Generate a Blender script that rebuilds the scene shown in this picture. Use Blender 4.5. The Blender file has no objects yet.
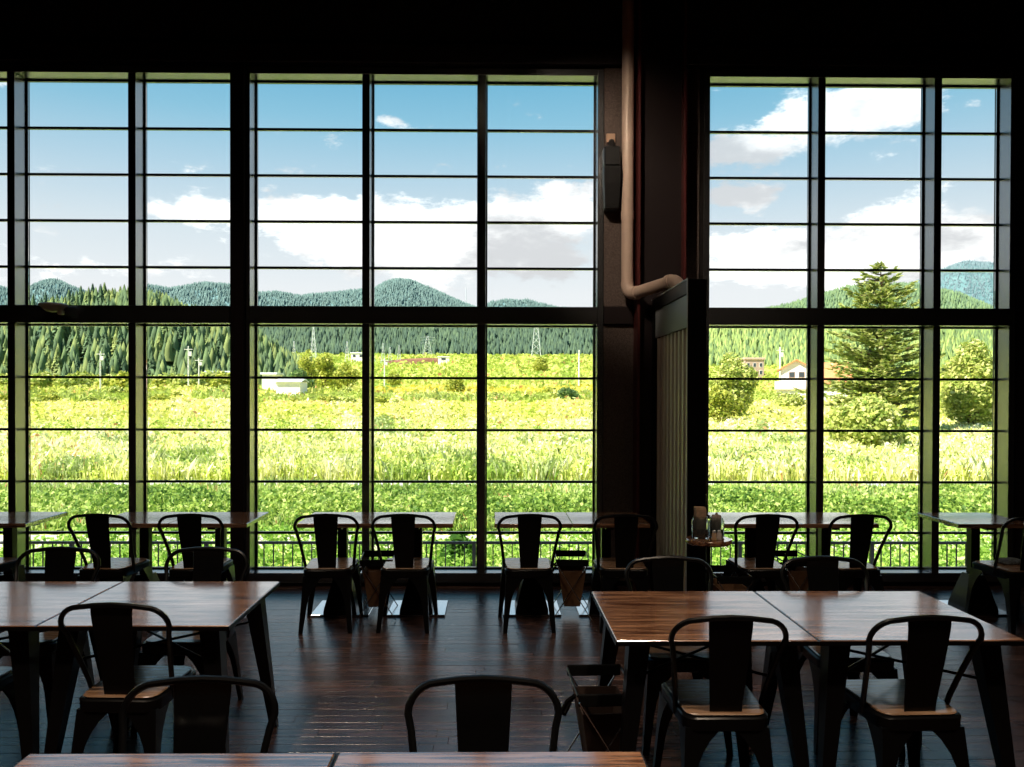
import bpy, math, random
import numpy as np
from mathutils import Matrix, Vector

# ------------------------------------------------------------------ camera, sky, sun, exposure
SC = bpy.context.scene
COL = SC.collection
R = math.radians
F, CX, CY, CAMH = 805.0, 502.5, 401.6, 1.71
CAM_M = Matrix.Rotation(R(-0.65), 3, 'Z') @ Matrix.Rotation(R(89.5), 3, 'X') @ Matrix.Rotation(R(0.14), 3, 'Z')
cam_d = bpy.data.cameras.new('camera'); cam = bpy.data.objects.new('camera', cam_d); COL.objects.link(cam)
cam_d.sensor_fit = 'HORIZONTAL'; cam_d.sensor_width = 36.0; cam_d.lens = F / 1024 * 36
cam_d.shift_x = (512 - CX) / 1024; cam_d.shift_y = (CY - 383.5) / 1024
cam_d.clip_start = 0.05; cam_d.clip_end = 9000
cam.matrix_world = Matrix.Translation((0, 0, CAMH)) @ CAM_M.to_4x4()
SC.camera = cam
vs = SC.view_settings
vs.view_transform = 'Standard'; vs.look = 'None'; vs.gamma = 1.0; vs.use_curve_mapping = False
vs.exposure = 0.2
SC.cycles.use_denoising = True
SC.cycles.max_bounces = 10; SC.cycles.transparent_max_bounces = 16
SC.cycles.caustics_reflective = False; SC.cycles.caustics_refractive = False

SUN_DIR = Vector((0.58, 0.30, -0.72)).normalized()      # light travels this way
sd = bpy.data.lights.new('sun', 'SUN'); so = bpy.data.objects.new('sun', sd); COL.objects.link(so)
sd.energy = 11.5; sd.angle = R(0.6); sd.color = (1.0, 0.93, 0.80)
so.rotation_euler = SUN_DIR.to_track_quat('-Z', 'Y').to_euler()

def ray(px, py):
    return CAM_M @ Vector(((px - CX) / F, -(py - CY) / F, -1.0))
def at(px, py, Y):
    d = ray(px, py); return Vector((0, 0, CAMH)) + d * (Y / d.y)

def build_world():
    w = bpy.data.worlds.new('sky'); SC.world = w; w.use_nodes = True
    nt = w.node_tree; N = nt.nodes; L = nt.links; N.clear()
    def nd(t, **k):
        n = N.new(t)
        for a, b in k.items(): setattr(n, a, b)
        return n
    def math_(op, a, b=None, c=None, clamp=False):
        n = nd('ShaderNodeMath', operation=op, use_clamp=clamp)
        for i, v in enumerate((a, b, c)):
            if v is None: continue
            if isinstance(v, (int, float)): n.inputs[i].default_value = v
            else: L.new(v, n.inputs[i])
        return n.outputs[0]
    tc = nd('ShaderNodeTexCoord')
    nrm = nd('ShaderNodeVectorMath', operation='NORMALIZE'); L.new(tc.outputs['Generated'], nrm.inputs[0])
    sp = nd('ShaderNodeSeparateXYZ'); L.new(nrm.outputs[0], sp.inputs[0])
    x, y, z = sp.outputs
    el = math_('MULTIPLY', math_('ARCSINE', z), 180 / math.pi)
    az = math_('MULTIPLY', math_('ARCTAN2', x, y), 180 / math.pi)
    ramp = nd('ShaderNodeValToRGB'); L.new(math_('DIVIDE', el, 90.0, clamp=True), ramp.inputs[0])
    cr = ramp.color_ramp
    stops = [(0.0, (.86, .87, .88)), (7, (.80, .83, .855)), (11, (.66, .75, .81)), (15, (.43, .62, .75)), (18.5, (.25, .52, .69)), (22, (.145, .43, .63)), (40, (.08, .30, .58)), (90, (.04, .18, .43))]
    while len(cr.elements) < len(stops): cr.elements.new(0.5)
    for e, (p, c) in zip(cr.elements, stops): e.position = p / 90; e.color = (*c, 1)
    # clouds
    mp = nd('ShaderNodeVectorMath', operation='MULTIPLY'); L.new(nrm.outputs[0], mp.inputs[0]); mp.inputs[1].default_value = (1, 1, 2.4)
    def noise(scale, det, rough, off=0.0):
        n = nd('ShaderNodeTexNoise'); n.inputs['Scale'].default_value = scale; n.inputs['Detail'].default_value = det; n.inputs['Roughness'].default_value = rough
        a = nd('ShaderNodeVectorMath', operation='ADD'); L.new(mp.outputs[0], a.inputs[0]); a.inputs[1].default_value = (off, off * .7, off * .3)
        L.new(a.outputs[0], n.inputs['Vector']); return n.outputs[0]
    n1 = noise(11.0, 9, .66); n2 = noise(5.0, 6, .6, 3.7); n3 = noise(2.2, 3, .5, 9.1)
    # (pixel x, pixel y, half width, half height, strength) of the cumulus banks seen through the panes -> directions
    cl = [(85, 203, 60, 13, .22), (190, 208, 50, 14, .22), (390, 122, 22, 9, .42), (343, 142, 26, 13, .36),
          (300, 203, 62, 17, .50), (335, 245, 60, 24, .45), (430, 218, 75, 16, .5), (430, 250, 130, 32, .5), (545, 207, 60, 24, .62),
          (540, 250, 80, 30, .45), (800, 112, 52, 22, .62), (872, 108, 58, 22, .62), (742, 156, 44, 20, .55), (720, 195, 16, 12, .5), (752, 197, 24, 14, .55),
          (770, 262, 80, 34, .62), (870, 258, 70, 32, .58), (968, 240, 55, 24, .6), (970, 103, 12, 10, .3), (890, 92, 40, 8, .4), (30, 250, 180, 40, .22)]
    tot = None
    for px, py, hw, hh, s in cl:
        d = ray(px, py).normalized(); e0 = math.degrees(math.asin(d.z)); a0 = math.degrees(math.atan2(d.x, d.y))
        k = 57.3 / F * math.cos(math.radians(e0))
        u = math_('DIVIDE', math_('SUBTRACT', az, a0), hw * k * .95); v = math_('DIVIDE', math_('SUBTRACT', el, e0), hh * k * .95)
        g = math_('MULTIPLY', math_('EXPONENT', math_('MULTIPLY', math_('ADD', math_('POWER', math_('ABSOLUTE', u), 2.0), math_('POWER', math_('ABSOLUTE', v), 2.0)), -1.0)), s)
        tot = g if tot is None else math_('ADD', tot, g)
    dens = math_('ADD', math_('ADD', math_('MULTIPLY', math_('SUBTRACT', n1, .5), 2.1), math_('MULTIPLY', math_('SUBTRACT', n3, .5), .35)), math_('MINIMUM', tot, .75))
    mr = nd('ShaderNodeMapRange', interpolation_type='SMOOTHSTEP'); L.new(dens, mr.inputs[0]); mr.inputs[1].default_value = .20; mr.inputs[2].default_value = .50
    horizon = math_('SUBTRACT', 1.0, math_('DIVIDE', el, 60.0, clamp=True), clamp=True)
    cov = math_('MULTIPLY', mr.outputs[0], math_('MULTIPLY', horizon, 1.15, clamp=True), clamp=True)
    shade = nd('ShaderNodeMapRange', interpolation_type='SMOOTHSTEP'); L.new(n2, shade.inputs[0]); shade.inputs[1].default_value = .42; shade.inputs[2].default_value = .62
    cc = nd('ShaderNodeMix', data_type='RGBA'); L.new(shade.outputs[0], cc.inputs[0]); cc.inputs[6].default_value = (1.35, 1.35, 1.33, 1); cc.inputs[7].default_value = (.66, .67, .69, 1)
    mx = nd('ShaderNodeMix', data_type='RGBA'); L.new(cov, mx.inputs[0]); L.new(ramp.outputs[0], mx.inputs[6]); L.new(cc.outputs[2], mx.inputs[7])
    bg = nd('ShaderNodeBackground'); L.new(mx.outputs[2], bg.inputs[0]); bg.inputs[1].default_value = 1.0
    out = nd('ShaderNodeOutputWorld'); L.new(bg.outputs[0], out.inputs[0])
build_world()

# ------------------------------------------------------------------ helpers
rnd = random.Random(7)
rng = np.random.default_rng(11)

def tag(o, label=None, cat=None, group=None, kind=None):
    if label: o['label'] = label
    if cat: o['category'] = cat
    if group: o['group'] = group
    if kind: o['kind'] = kind
    return o

class MB:
    def __init__(s): s.v = []; s.f = []
    def add(s, v, f):
        b = len(s.v); s.v += [tuple(p) for p in v]; s.f += [tuple(i + b for i in q) for q in f]; return s
    def box(s, x0, x1, y0, y1, z0, z1):
        v = [(x, y, z) for x in (x0, x1) for y in (y0, y1) for z in (z0, z1)]
        return s.add(v, [(0, 1, 3, 2), (4, 6, 7, 5), (0, 4, 5, 1), (2, 3, 7, 6), (0, 2, 6, 4), (1, 5, 7, 3)])
    def bbox(s, x0, x1, y0, y1, z0, z1, b=.004):
        """box with chamfered edges"""
        def ring(x0, x1, y0, y1, z, b):
            return [(x0 + b, y0, z), (x1 - b, y0, z), (x1, y0 + b, z), (x1, y1 - b, z), (x1 - b, y1, z), (x0 + b, y1, z), (x0, y1 - b, z), (x0, y0 + b, z)]
        return s.loft([ring(x0 + b, x1 - b, y0 + b, y1 - b, z0, b * .5), ring(x0, x1, y0, y1, z0 + b, b), ring(x0, x1, y0, y1, z1 - b, b), ring(x0 + b, x1 - b, y0 + b, y1 - b, z1, b * .5)])
    def loft(s, rings, cap=True, closed=True):
        n = len(rings[0]); v = [p for r in rings for p in r]; f = []
        for i in range(len(rings) - 1):
            for j in range(n if closed else n - 1):
                k = (j + 1) % n
                f.append((i * n + j, i * n + k, (i + 1) * n + k, (i + 1) * n + j))
        if cap: f.append(tuple(range(n))[::-1]); f.append(tuple(range((len(rings) - 1) * n, len(rings) * n)))
        return s.add(v, f)
    def tube(s, pts, r, n=8):
        pts = [Vector(p) for p in pts]; rings = []
        rr = r if isinstance(r, (list, tuple)) else [r] * len(pts)
        up = None
        for i, p in enumerate(pts):
            t = (pts[min(i + 1, len(pts) - 1)] - pts[max(i - 1, 0)]).normalized()
            if up is None: up = t.orthogonal().normalized()
            up = (up - t * up.dot(t)).normalized(); sd_ = t.cross(up)
            rings.append([p + (up * math.cos(a) + sd_ * math.sin(a)) * rr[i] for a in [2 * math.pi * k / n for k in range(n)]])
        return s.loft(rings)
    def lathe(s, prof, c=(0, 0, 0), n=16):
        rings = [[(c[0] + r * math.cos(2 * math.pi * k / n), c[1] + r * math.sin(2 * math.pi * k / n), c[2] + z) for k in range(n)] for r, z in prof]
        return s.loft(rings)
    def build(s, name, mat, parent=None, smooth=False):
        me = bpy.data.meshes.new(name); me.from_pydata([tuple(p) for p in s.v], [], s.f); me.update()
        me.materials.append(M[mat] if isinstance(mat, str) else mat)
        if smooth:
            me.polygons.foreach_set('use_smooth', [True] * len(me.polygons))
            me.set_sharp_from_angle(angle=R(40))
        o = bpy.data.objects.new(name, me); COL.objects.link(o)
        if parent: o.parent = parent
        return o

def empty(name, loc=(0, 0, 0), rz=0.0):
    o = bpy.data.objects.new(name, None); COL.objects.link(o); o.location = loc; o.rotation_euler = (0, 0, rz); o.empty_display_size = .1
    return o

def copy_tree(root, loc, rz=0.0):
    def cp(o, par):
        c = o.copy(); COL.objects.link(c); c.parent = par
        for ch in KIDS.get(o.name, []): cp(ch, c)
        return c
    c = cp(root, None); c.location = loc; c.rotation_euler = (0, 0, rz)
    return c
KIDS = {}
def learn(root):
    KIDS[root.name] = list(root.children)
    for c in root.children: learn(c)

def fast_mesh(name, V, FACES, mat, col=None, parent=None):
    """V (n,3), FACES (m,k) equal-size faces, col (n,3) per-vertex colour"""
    V = np.asarray(V, np.float32); FACES = np.asarray(FACES, np.int32); k = FACES.shape[1]
    me = bpy.data.meshes.new(name)
    me.vertices.add(len(V)); me.vertices.foreach_set('co', V.ravel())
    me.loops.add(FACES.size); me.loops.foreach_set('vertex_index', FACES.ravel())
    me.polygons.add(len(FACES)); me.polygons.foreach_set('loop_start', np.arange(0, FACES.size, k, dtype=np.int32))
    if col is not None:
        a = me.color_attributes.new('tint', 'FLOAT_COLOR', 'POINT')
        a.data.foreach_set('color', np.concatenate([col, np.ones((len(V), 1))], 1).astype(np.float32).ravel())
    me.update(calc_edges=True); me.validate()
    me.materials.append(M[mat])
    o = bpy.data.objects.new(name, me); COL.objects.link(o)
    if parent: o.parent = parent
    return o

# ------------------------------------------------------------------ materials
M = {}
def new_mat(name):
    m = bpy.data.materials.new(name); m.use_nodes = True; M[name] = m
    nt = m.node_tree; return m, nt, nt.nodes, nt.links, nt.nodes['Principled BSDF']
def simple(name, col, rough=.5, metal=0.0, spec=.5, noise=0.0, scale=20.0, bump=0.0, stretch=(1, 1, 1), coat=0.0):
    m, nt, N, L, b = new_mat(name)
    b.inputs['Roughness'].default_value = rough; b.inputs['Metallic'].default_value = metal; b.inputs['Specular IOR Level'].default_value = spec
    b.inputs['Base Color'].default_value = (*col, 1); b.inputs['Coat Weight'].default_value = coat
    if noise or bump:
        tc = N.new('ShaderNodeTexCoord'); mp = N.new('ShaderNodeMapping'); mp.inputs['Scale'].default_value = stretch
        L.new(tc.outputs['Object'], mp.inputs[0])
        n = N.new('ShaderNodeTexNoise'); n.inputs['Scale'].default_value = scale; n.inputs['Detail'].default_value = 5; L.new(mp.outputs[0], n.inputs['Vector'])
        if noise:
            r = N.new('ShaderNodeValToRGB'); L.new(n.outputs[0], r.inputs[0])
            r.color_ramp.elements[0].position = .3; r.color_ramp.elements[1].position = .7
            r.color_ramp.elements[0].color = (*[c * (1 - noise) for c in col], 1); r.color_ramp.elements[1].color = (*[min(1, c * (1 + noise)) for c in col], 1)
            L.new(r.outputs[0], b.inputs['Base Color'])
        if bump:
            bp = N.new('ShaderNodeBump'); bp.inputs['Strength'].default_value = bump; bp.inputs['Distance'].default_value = .01
            L.new(n.outputs[0], bp.inputs['Height']); L.new(bp.outputs[0], b.inputs['Normal'])
    return m
def wood(name, dark, light, rough, spec, scale=3.0, stretch=(1, 14, 14), coat=0.0, bump=.15, rand=0.0):
    m, nt, N, L, b = new_mat(name)
    tc = N.new('ShaderNodeTexCoord'); mp = N.new('ShaderNodeMapping'); mp.inputs['Scale'].default_value = stretch
    oi = N.new('ShaderNodeObjectInfo')
    add = N.new('ShaderNodeVectorMath'); add.operation = 'ADD'; L.new(tc.outputs['Object'], add.inputs[0])
    sc = N.new('ShaderNodeVectorMath'); sc.operation = 'SCALE'; sc.inputs[0].default_value = (7, 13, 5); L.new(oi.outputs['Random'], sc.inputs['Scale']); L.new(sc.outputs[0], add.inputs[1])
    L.new(add.outputs[0], mp.inputs[0])
    n = N.new('ShaderNodeTexNoise'); n.inputs['Scale'].default_value = scale; n.inputs['Detail'].default_value = 8; n.inputs['Roughness'].default_value = .65; n.inputs['Distortion'].default_value = .6
    L.new(mp.outputs[0], n.inputs['Vector'])
    r = N.new('ShaderNodeValToRGB'); L.new(n.outputs[0], r.inputs[0])
    e = r.color_ramp.elements; e[0].position = .40; e[0].color = (*dark, 1); e[1].position = .60; e[1].color = (*light, 1)
    hs = N.new('ShaderNodeHueSaturation'); L.new(r.outputs[0], hs.inputs['Color'])
    mr = N.new('ShaderNodeMapRange'); L.new(oi.outputs['Random'], mr.inputs[0]); mr.inputs[3].default_value = 1 - rand; mr.inputs[4].default_value = 1 + rand; L.new(mr.outputs[0], hs.inputs['Value'])
    L.new(hs.outputs[0], b.inputs['Base Color'])
    rr = N.new('ShaderNodeMapRange'); L.new(n.outputs[0], rr.inputs[0]); rr.inputs[3].default_value = rough * 1.25; rr.inputs[4].default_value = rough * .8; L.new(rr.outputs[0], b.inputs['Roughness'])
    b.inputs['Specular IOR Level'].default_value = spec; b.inputs['Coat Weight'].default_value = coat; b.inputs['Coat Roughness'].default_value = .09
    bp = N.new('ShaderNodeBump'); bp.inputs['Strength'].default_value = bump; bp.inputs['Distance'].default_value = .004
    L.new(n.outputs[0], bp.inputs['Height']); L.new(bp.outputs[0], b.inputs['Normal'])
    if coat:
        cw = N.new('ShaderNodeMapRange'); L.new(n.outputs[0], cw.inputs[0]); cw.inputs[1].default_value = .35; cw.inputs[2].default_value = .62; cw.inputs[3].default_value = coat * .65; cw.inputs[4].default_value = coat; L.new(cw.outputs[0], b.inputs['Coat Weight'])
        L.new(bp.outputs[0], b.inputs['Coat Normal'])
    return m
def tinted(name, rough=.7, transl=.25, spec=.25):
    """plant matter: the colour of each blade or leaf comes from the mesh"""
    m, nt, N, L, b = new_mat(name)
    a = N.new('ShaderNodeAttribute'); a.attribute_name = 'tint'
    L.new(a.outputs['Color'], b.inputs['Base Color']); b.inputs['Roughness'].default_value = rough; b.inputs['Specular IOR Level'].default_value = spec
    t = N.new('ShaderNodeBsdfTranslucent'); L.new(a.outputs['Color'], t.inputs[0])
    mx = N.new('ShaderNodeMixShader'); mx.inputs[0].default_value = transl
    L.new(b.outputs[0], mx.inputs[1]); L.new(t.outputs[0], mx.inputs[2]); L.new(mx.outputs[0], N['Material Output'].inputs[0])
    return m
simple('black_metal', (.0045, .0045, .005), .30, 0, .22)
simple('frame_metal', (.30, .30, .31), .25, .9, .5)
simple('black_wall', (.03, .028, .028), .7, 0, .2, .25, 6)
simple('ceiling_black', (.008, .008, .008), .85, 0, .1)
simple('speckled_concrete', (.13, .10, .09), .85, 0, .2, .5, 160, .3)
simple('red_steel', (.10, .022, .022), .4, 0, .4)
simple('brown_steel', (.018, .011, .012), .45, 0, .4)
simple('dark_wall', (.016, .014, .014), .8, 0, .2, .2, 10)
simple('duct_metal', (.03, .03, .03), .35, .7, .4)
simple('pipe_cover', (.66, .50, .41), .38, 0, .5, .06, 8)
simple('steel_plate', (.62, .66, .70), .16, 1.0, .5)
simple('zinc', (.72, .75, .77), .35, .2)
simple('chrome_wire', (.6, .6, .6), .2, 1.0)
simple('panel_grey', (.60, .66, .70), .3, .1)
simple('fin_beige', (.78, .70, .57), .45, 0, .4)
simple('kraft', (.24, .13, .07), .85, 0, .2, .12, 30)
simple('dark_bag', (.05, .032, .026), .85, 0, .2, .12, 30)
simple('lining', (.62, .60, .30), .85, 0, .2, .1, 20)
simple('black_cloth', (.006, .006, .006), .9, 0, .1)
simple('kraft_paper', (.64, .44, .29), .8, 0, .2, .15, 60)
simple('pale_paper', (.62, .50, .44), .8, 0, .2, .15, 60)
simple('plastic_white', (.72, .67, .64), .4, 0, .5)
simple('tan_plastic', (.55, .36, .25), .5)
simple('speaker_black', (.02, .021, .023), .45, 0, .4)
simple('speaker_grille', (.015, .015, .016), .6, 0, .3, .5, 300)
simple('grey_cloth', (.14, .16, .18), .9, 0, .1, .5, 60)
wood('table_wood', (.10, .038, .02), (.60, .30, .16), .17, 1.0, 2.6, (1, 16, 16), 1.0, .08, .08); M['table_wood'].node_tree.nodes['Principled BSDF'].inputs['Coat IOR'].default_value = 3.0
wood('seat_wood', (.24, .13, .07), (.48, .30, .18), .26, 1.0, 4.0, (1, 12, 12), .3, .1, .12)
wood('floor_wood', (.042, .022, .018), (.12, .066, .054), .25, .8, 3.0, (1, 12, 12), 0, .25, .45)
m, nt, N, L, b = new_mat('glass')
N.remove(b)
tr = N.new('ShaderNodeBsdfTransparent'); tr.inputs[0].default_value = (.985, .992, .99, 1); gl = N.new('ShaderNodeBsdfGlossy'); gl.inputs['Roughness'].default_value = 0
fr = N.new('ShaderNodeFresnel'); fr.inputs[0].default_value = 1.35; mx = N.new('ShaderNodeMixShader')
L.new(fr.outputs[0], mx.inputs[0]); L.new(tr.outputs[0], mx.inputs[1]); L.new(gl.outputs[0], mx.inputs[2]); L.new(mx.outputs[0], N['Material Output'].inputs[0])
m, nt, N, L, b = new_mat('jar_glass')
b.inputs['Transmission Weight'].default_value = .92; b.inputs['Roughness'].default_value = .03; b.inputs['Base Color'].default_value = (.88, .97, .94, 1)
# outdoors
simple('asphalt', (.55, .54, .52), .9, 0, .2, .12, 3)
simple('path_paving', (.60, .52, .44), .9, 0, .2, .12, 2)
simple('bark', (.12, .075, .05), .9, 0, .1, .3, 6)
simple('pylon_steel', (.62, .66, .68), .5, .2)
simple('pole_concrete', (.66, .66, .64), .8)
simple('house_white', (.80, .78, .74), .8, 0, .3, .05, 2)
simple('house_brown', (.42, .30, .25), .8, 0, .3, .08, 2)
simple('roof_orange', (.62, .25, .11), .7, 0, .3, .12, 4)
simple('roof_pink', (.55, .40, .33), .7, 0, .3, .12, 4)
simple('roof_pale', (.70, .76, .82), .5, 0, .4)
simple('window_dark', (.05, .06, .07), .15, 0, .6)
simple('rail_metal', (.03, .034, .04), .4, .3)
simple('earth_red', (.20, .105, .065), .95, 0, .1, .25, .2)
simple('wire_grey', (.4, .42, .44), .5, .3)
simple('blue_sheet', (.05, .22, .55), .6)
tinted('grass_blades', .7, .3); tinted('leaves', .6, .38); tinted('far_trees', .9, .05, .1)
def ground_mat(name, cols, scale, rough=.95):
    m, nt, N, L, b = new_mat(name)
    tc = N.new('ShaderNodeTexCoord'); n = N.new('ShaderNodeTexNoise'); n.inputs['Scale'].default_value = scale; n.inputs['Detail'].default_value = 9; n.inputs['Roughness'].default_value = .7
    L.new(tc.outputs['Object'], n.inputs['Vector']); r = N.new('ShaderNodeValToRGB'); L.new(n.outputs[0], r.inputs[0])
    while len(r.color_ramp.elements) < len(cols): r.color_ramp.elements.new(.5)
    for i, (e, c) in enumerate(zip(r.color_ramp.elements, cols)): e.position = .3 + .4 * i / (len(cols) - 1); e.color = (*c, 1)
    L.new(r.outputs[0], b.inputs['Base Color']); b.inputs['Roughness'].default_value = rough; b.inputs['Specular IOR Level'].default_value = .1
ground_mat('meadow', [(.30, .40, .07), (.55, .58, .15), (.72, .66, .32)], .12)
ground_mat('hill_green', [(.05, .11, .06), (.08, .15, .07), (.12, .20, .08)], .03)
ground_mat('hill_haze_blue', [(.09, .18, .19), (.12, .22, .23), (.15, .26, .26)], .01)  # far hills: blue-teal of distance haze mixed into the ground colour

# ------------------------------------------------------------------ the room
WY = 7.18                         # inner face of the window frames
ROOM = (-8.0, 6.5, -5.0, WY, 5.6)
floor = MB().box(ROOM[0], ROOM[1], ROOM[2], WY + .27, -.25, -.012).build('floor', 'floor_wood')
tag(floor, 'dark brown wooden plank floor of the dining room', 'floor', kind='structure')
def lay_planks():
    pw = .088; rows = int((WY - ROOM[2]) / pw); items = []
    for r_ in range(rows):
        y0 = WY - (r_ + 1) * pw; x = ROOM[0] + rnd.uniform(-.9, 0)
        while x < ROOM[1]:
            ln = rnd.choice((.6, .8, .9, 1.0, 1.2)); items.append((x + ln / 2, y0 + pw / 2, ln)); x += ln
    def key(it):
        x, y, ln = it
        return -1 if (y < 2.6 or abs(x) > y * .66) else (pw / y ** 2) * (ln / y)
    items.sort(key=key, reverse=True)
    meshes = {}
    for x, y, ln in items[:300]:
        if ln not in meshes:
            o = MB().bbox(-ln / 2 + .001, ln / 2 - .001, -pw / 2 + .001, pw / 2 - .001, -.012, 0, .0008).build('plank', 'floor_wood', floor)
            meshes[ln] = o.data
        else:
            o = bpy.data.objects.new('plank', meshes[ln]); COL.objects.link(o); o.parent = floor
        o.location = (x, y, rnd.uniform(-.0004, 0)); o.rotation_euler = (rnd.gauss(0, .0025), rnd.gauss(0, .0012), 0)
    rest = MB()
    for x, y, ln in items[300:]:
        if x < ROOM[0] + ln / 2: continue
        x1 = min(x + ln / 2 - .001, ROOM[1] - .001)
        z = rnd.uniform(-.0012, 0); rest.box(x - ln / 2 + .001, x1, y - pw / 2 + .001, y + pw / 2 - .001, -.012, z)
    o = rest.build('plank_field', 'floor_wood', floor); o['kind'] = 'stuff'
lay_planks()
ceil = MB().box(ROOM[0], ROOM[1], ROOM[2], WY + .5, ROOM[4], ROOM[4] + .3).build('ceiling', 'ceiling_black')
tag(ceil, 'black painted ceiling high above the dining room', 'ceiling', kind='structure')
for nm, a in dict(wall_left=(ROOM[0] - .2, ROOM[0], ROOM[2], WY + .27, -.25, ROOM[4]), wall_right=(ROOM[1], ROOM[1] + .2, ROOM[2], WY + .27, -.25, ROOM[4]), wall_back=(ROOM[0], ROOM[1], ROOM[2] - .2, ROOM[2], -.25, ROOM[4])).items():
    tag(MB().box(*a).build(nm, 'dark_wall'), 'dark ' + nm.split('_')[1] + ' side wall of the dining room', 'wall', kind='structure')
# window openings: (left, right) of clear opening, mullion centres
HEAD, SILL, TR0, TR1 = 4.55, .115, 2.338, 2.492
BAYS = [(-5.30, -2.34, (-4.27, -3.206)), (-2.165, .925, (-1.137, -.105)), (1.928, 4.63, (2.93, 3.976))]
wf = MB()
wf.box(ROOM[0], ROOM[1], WY + .02, WY + .27, HEAD + .06, ROOM[4])
wf.box(ROOM[0], ROOM[1], WY + .02, WY + .27, -.25, .035)
prev = ROOM[0]
for l, r_, _ in BAYS:
    wf.box(prev, l - .055, WY + .02, WY + .27, .035, HEAD + .06); prev = r_ + .055
wf.box(prev, ROOM[1], WY + .02, WY + .27, .035, HEAD + .06)
wall = wf.build('wall_front', 'dark_wall')
tag(wall, 'dark window wall facing the fields', 'wall', kind='structure')
x = -7.9
k = 0
xs = [-7.94 + .944 * i for i in range(16)]
seam0 = at(97, 30, WY).x
s0 = seam0 - .944 * math.floor((seam0 - ROOM[0]) / .944)
edges = [ROOM[0]] + [s0 + .944 * i for i in range(20) if s0 + .944 * i < ROOM[1] - .1] + [ROOM[1]]
for a, b_ in zip(edges[:-1], edges[1:]):
    MB().bbox(a + .003, b_ - .003, WY + .004, WY + .022, 4.80, ROOM[4] - .002, .003).build('panel', 'black_wall', wall)
MB().bbox(.985, 1.835, WY + .004, WY + .022, .04, TR0 - .005, .003).build('panel', 'speckled_concrete', wall)
MB().bbox(.985, 1.835, WY + .004, WY + .022, TR1 + .005, 4.62, .003).build('panel', 'speckled_concrete', wall)
def trim(n, x0, x1, y0, y1, z0, z1, mat, label):
    o = MB().bbox(x0, x1, y0, y1, z0, z1, .004).build('trim_%d' % n, mat); tag(o, label, 'trim', kind='structure'); return o
trim(1, ROOM[0], ROOM[1], WY - .06, WY + .018, 4.632, 4.798, 'brown_steel', 'dark brown steel beam running above the tall windows')
trim(2, .983, 1.243, WY - .03, WY + .018, TR0, TR1, 'brown_steel', 'dark steel band between the middle and right windows')
trim(3, -2.315, -2.205, WY - .05, WY + .018, 0, 4.628, 'brown_steel', 'slim dark brown column between the left and middle windows')
trim(4, 4.70, 4.78, WY - .06, WY + .018, 0, 4.628, 'brown_steel', 'dark post at the right end of the right window')
# H-section steel column by the pipe
hc = MB().box(1.250, 1.272, WY - .20, WY + .001, 0, 5.58).box(1.648, 1.670, WY - .20, WY + .001, 0, 5.58)
hc = tag(hc.build('trim_5', 'red_steel'), 'dark red steel column beside the beige pipe', 'column', kind='structure')
MB().box(1.2725, 1.6475, WY - .105, WY - .09, 0, 5.58).build('web_plate', 'brown_steel', hc)

UPZ = [2.860, 3.280, 3.697, 4.116]; LOZ = [.444, .911, 1.384, 1.859]
def window(n, l, r_, mull, label):
    GY = WY + .19
    f = MB()
    f.bbox(l - .055, l, WY, GY + .05, SILL - .08, HEAD + .06, .003); f.bbox(r_, r_ + .055, WY, GY + .05, SILL - .08, HEAD + .06, .003)
    f.bbox(l, r_, WY, GY + .05, HEAD, HEAD + .06, .003); f.bbox(l, r_, WY, GY + .05, SILL - .08, SILL, .003)
    w = f.build('window_%d' % n, 'frame_metal'); tag(w, label, 'window', kind='structure')
    MB().bbox(l + .0005, r_ - .0005, WY - .012, GY + .05, TR0, TR1, .004).build('transom', 'frame_metal', w)
    cols = [l] + list(mull) + [r_]
    for c in mull:
        MB().bbox(c - .033, c + .033, WY, GY + .05, SILL, TR0 - .0005, .003).build('mullion', 'frame_metal', w)
        MB().bbox(c - .033, c + .033, WY, GY + .05, TR1 + .0005, HEAD, .003).build('mullion', 'frame_metal', w)
    for i in range(len(cols) - 1):
        a = cols[i] + (.0335 if i else .0005); b_ = cols[i + 1] - (.0335 if i < len(cols) - 2 else .0005)
        for zs, z0, z1 in ((LOZ, SILL, TR0), (UPZ, TR1, HEAD)):
            # glazing bead round the field
            bd = MB().box(a, a + .014, GY - .012, GY + .02, z0, z1).box(b_ - .014, b_, GY - .012, GY + .02, z0, z1).box(a + .014, b_ - .014, GY - .012, GY + .02, z1 - .014, z1).box(a + .014, b_ - .014, GY - .012, GY + .02, z0, z0 + .014)
            bd.build('glazing_bead', 'black_metal', w)
            for z in zs:
                MB().box(a + .0145, b_ - .0145, GY - .014, GY + .014, z - .011, z + .011).build('glazing_bar', 'black_metal', w)
            lv = [z0 + .014] + [q for z in zs for q in (z - .011, z + .011)] + [z1 - .014]
            for j in range(0, len(lv), 2):
                MB().box(a + .0145, b_ - .0145, GY - .003, GY + .003, lv[j] + .0005, lv[j + 1] - .0005).build('pane', 'glass', w)
window(1, *BAYS[0], 'tall gridded window at the left with forest hill behind')
window(2, *BAYS[1], 'tall gridded window in the middle with round hill behind')
window(3, *BAYS[2], 'tall gridded window at the right with conifer behind')
# low dark plinth under the windows
tag(MB().bbox(ROOM[0], .97, WY - .015, WY + .018, .0, .034, .003).build('baseboard_front', 'black_metal'), 'low black baseboard under the left and middle windows', 'baseboard', kind='structure')

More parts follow.
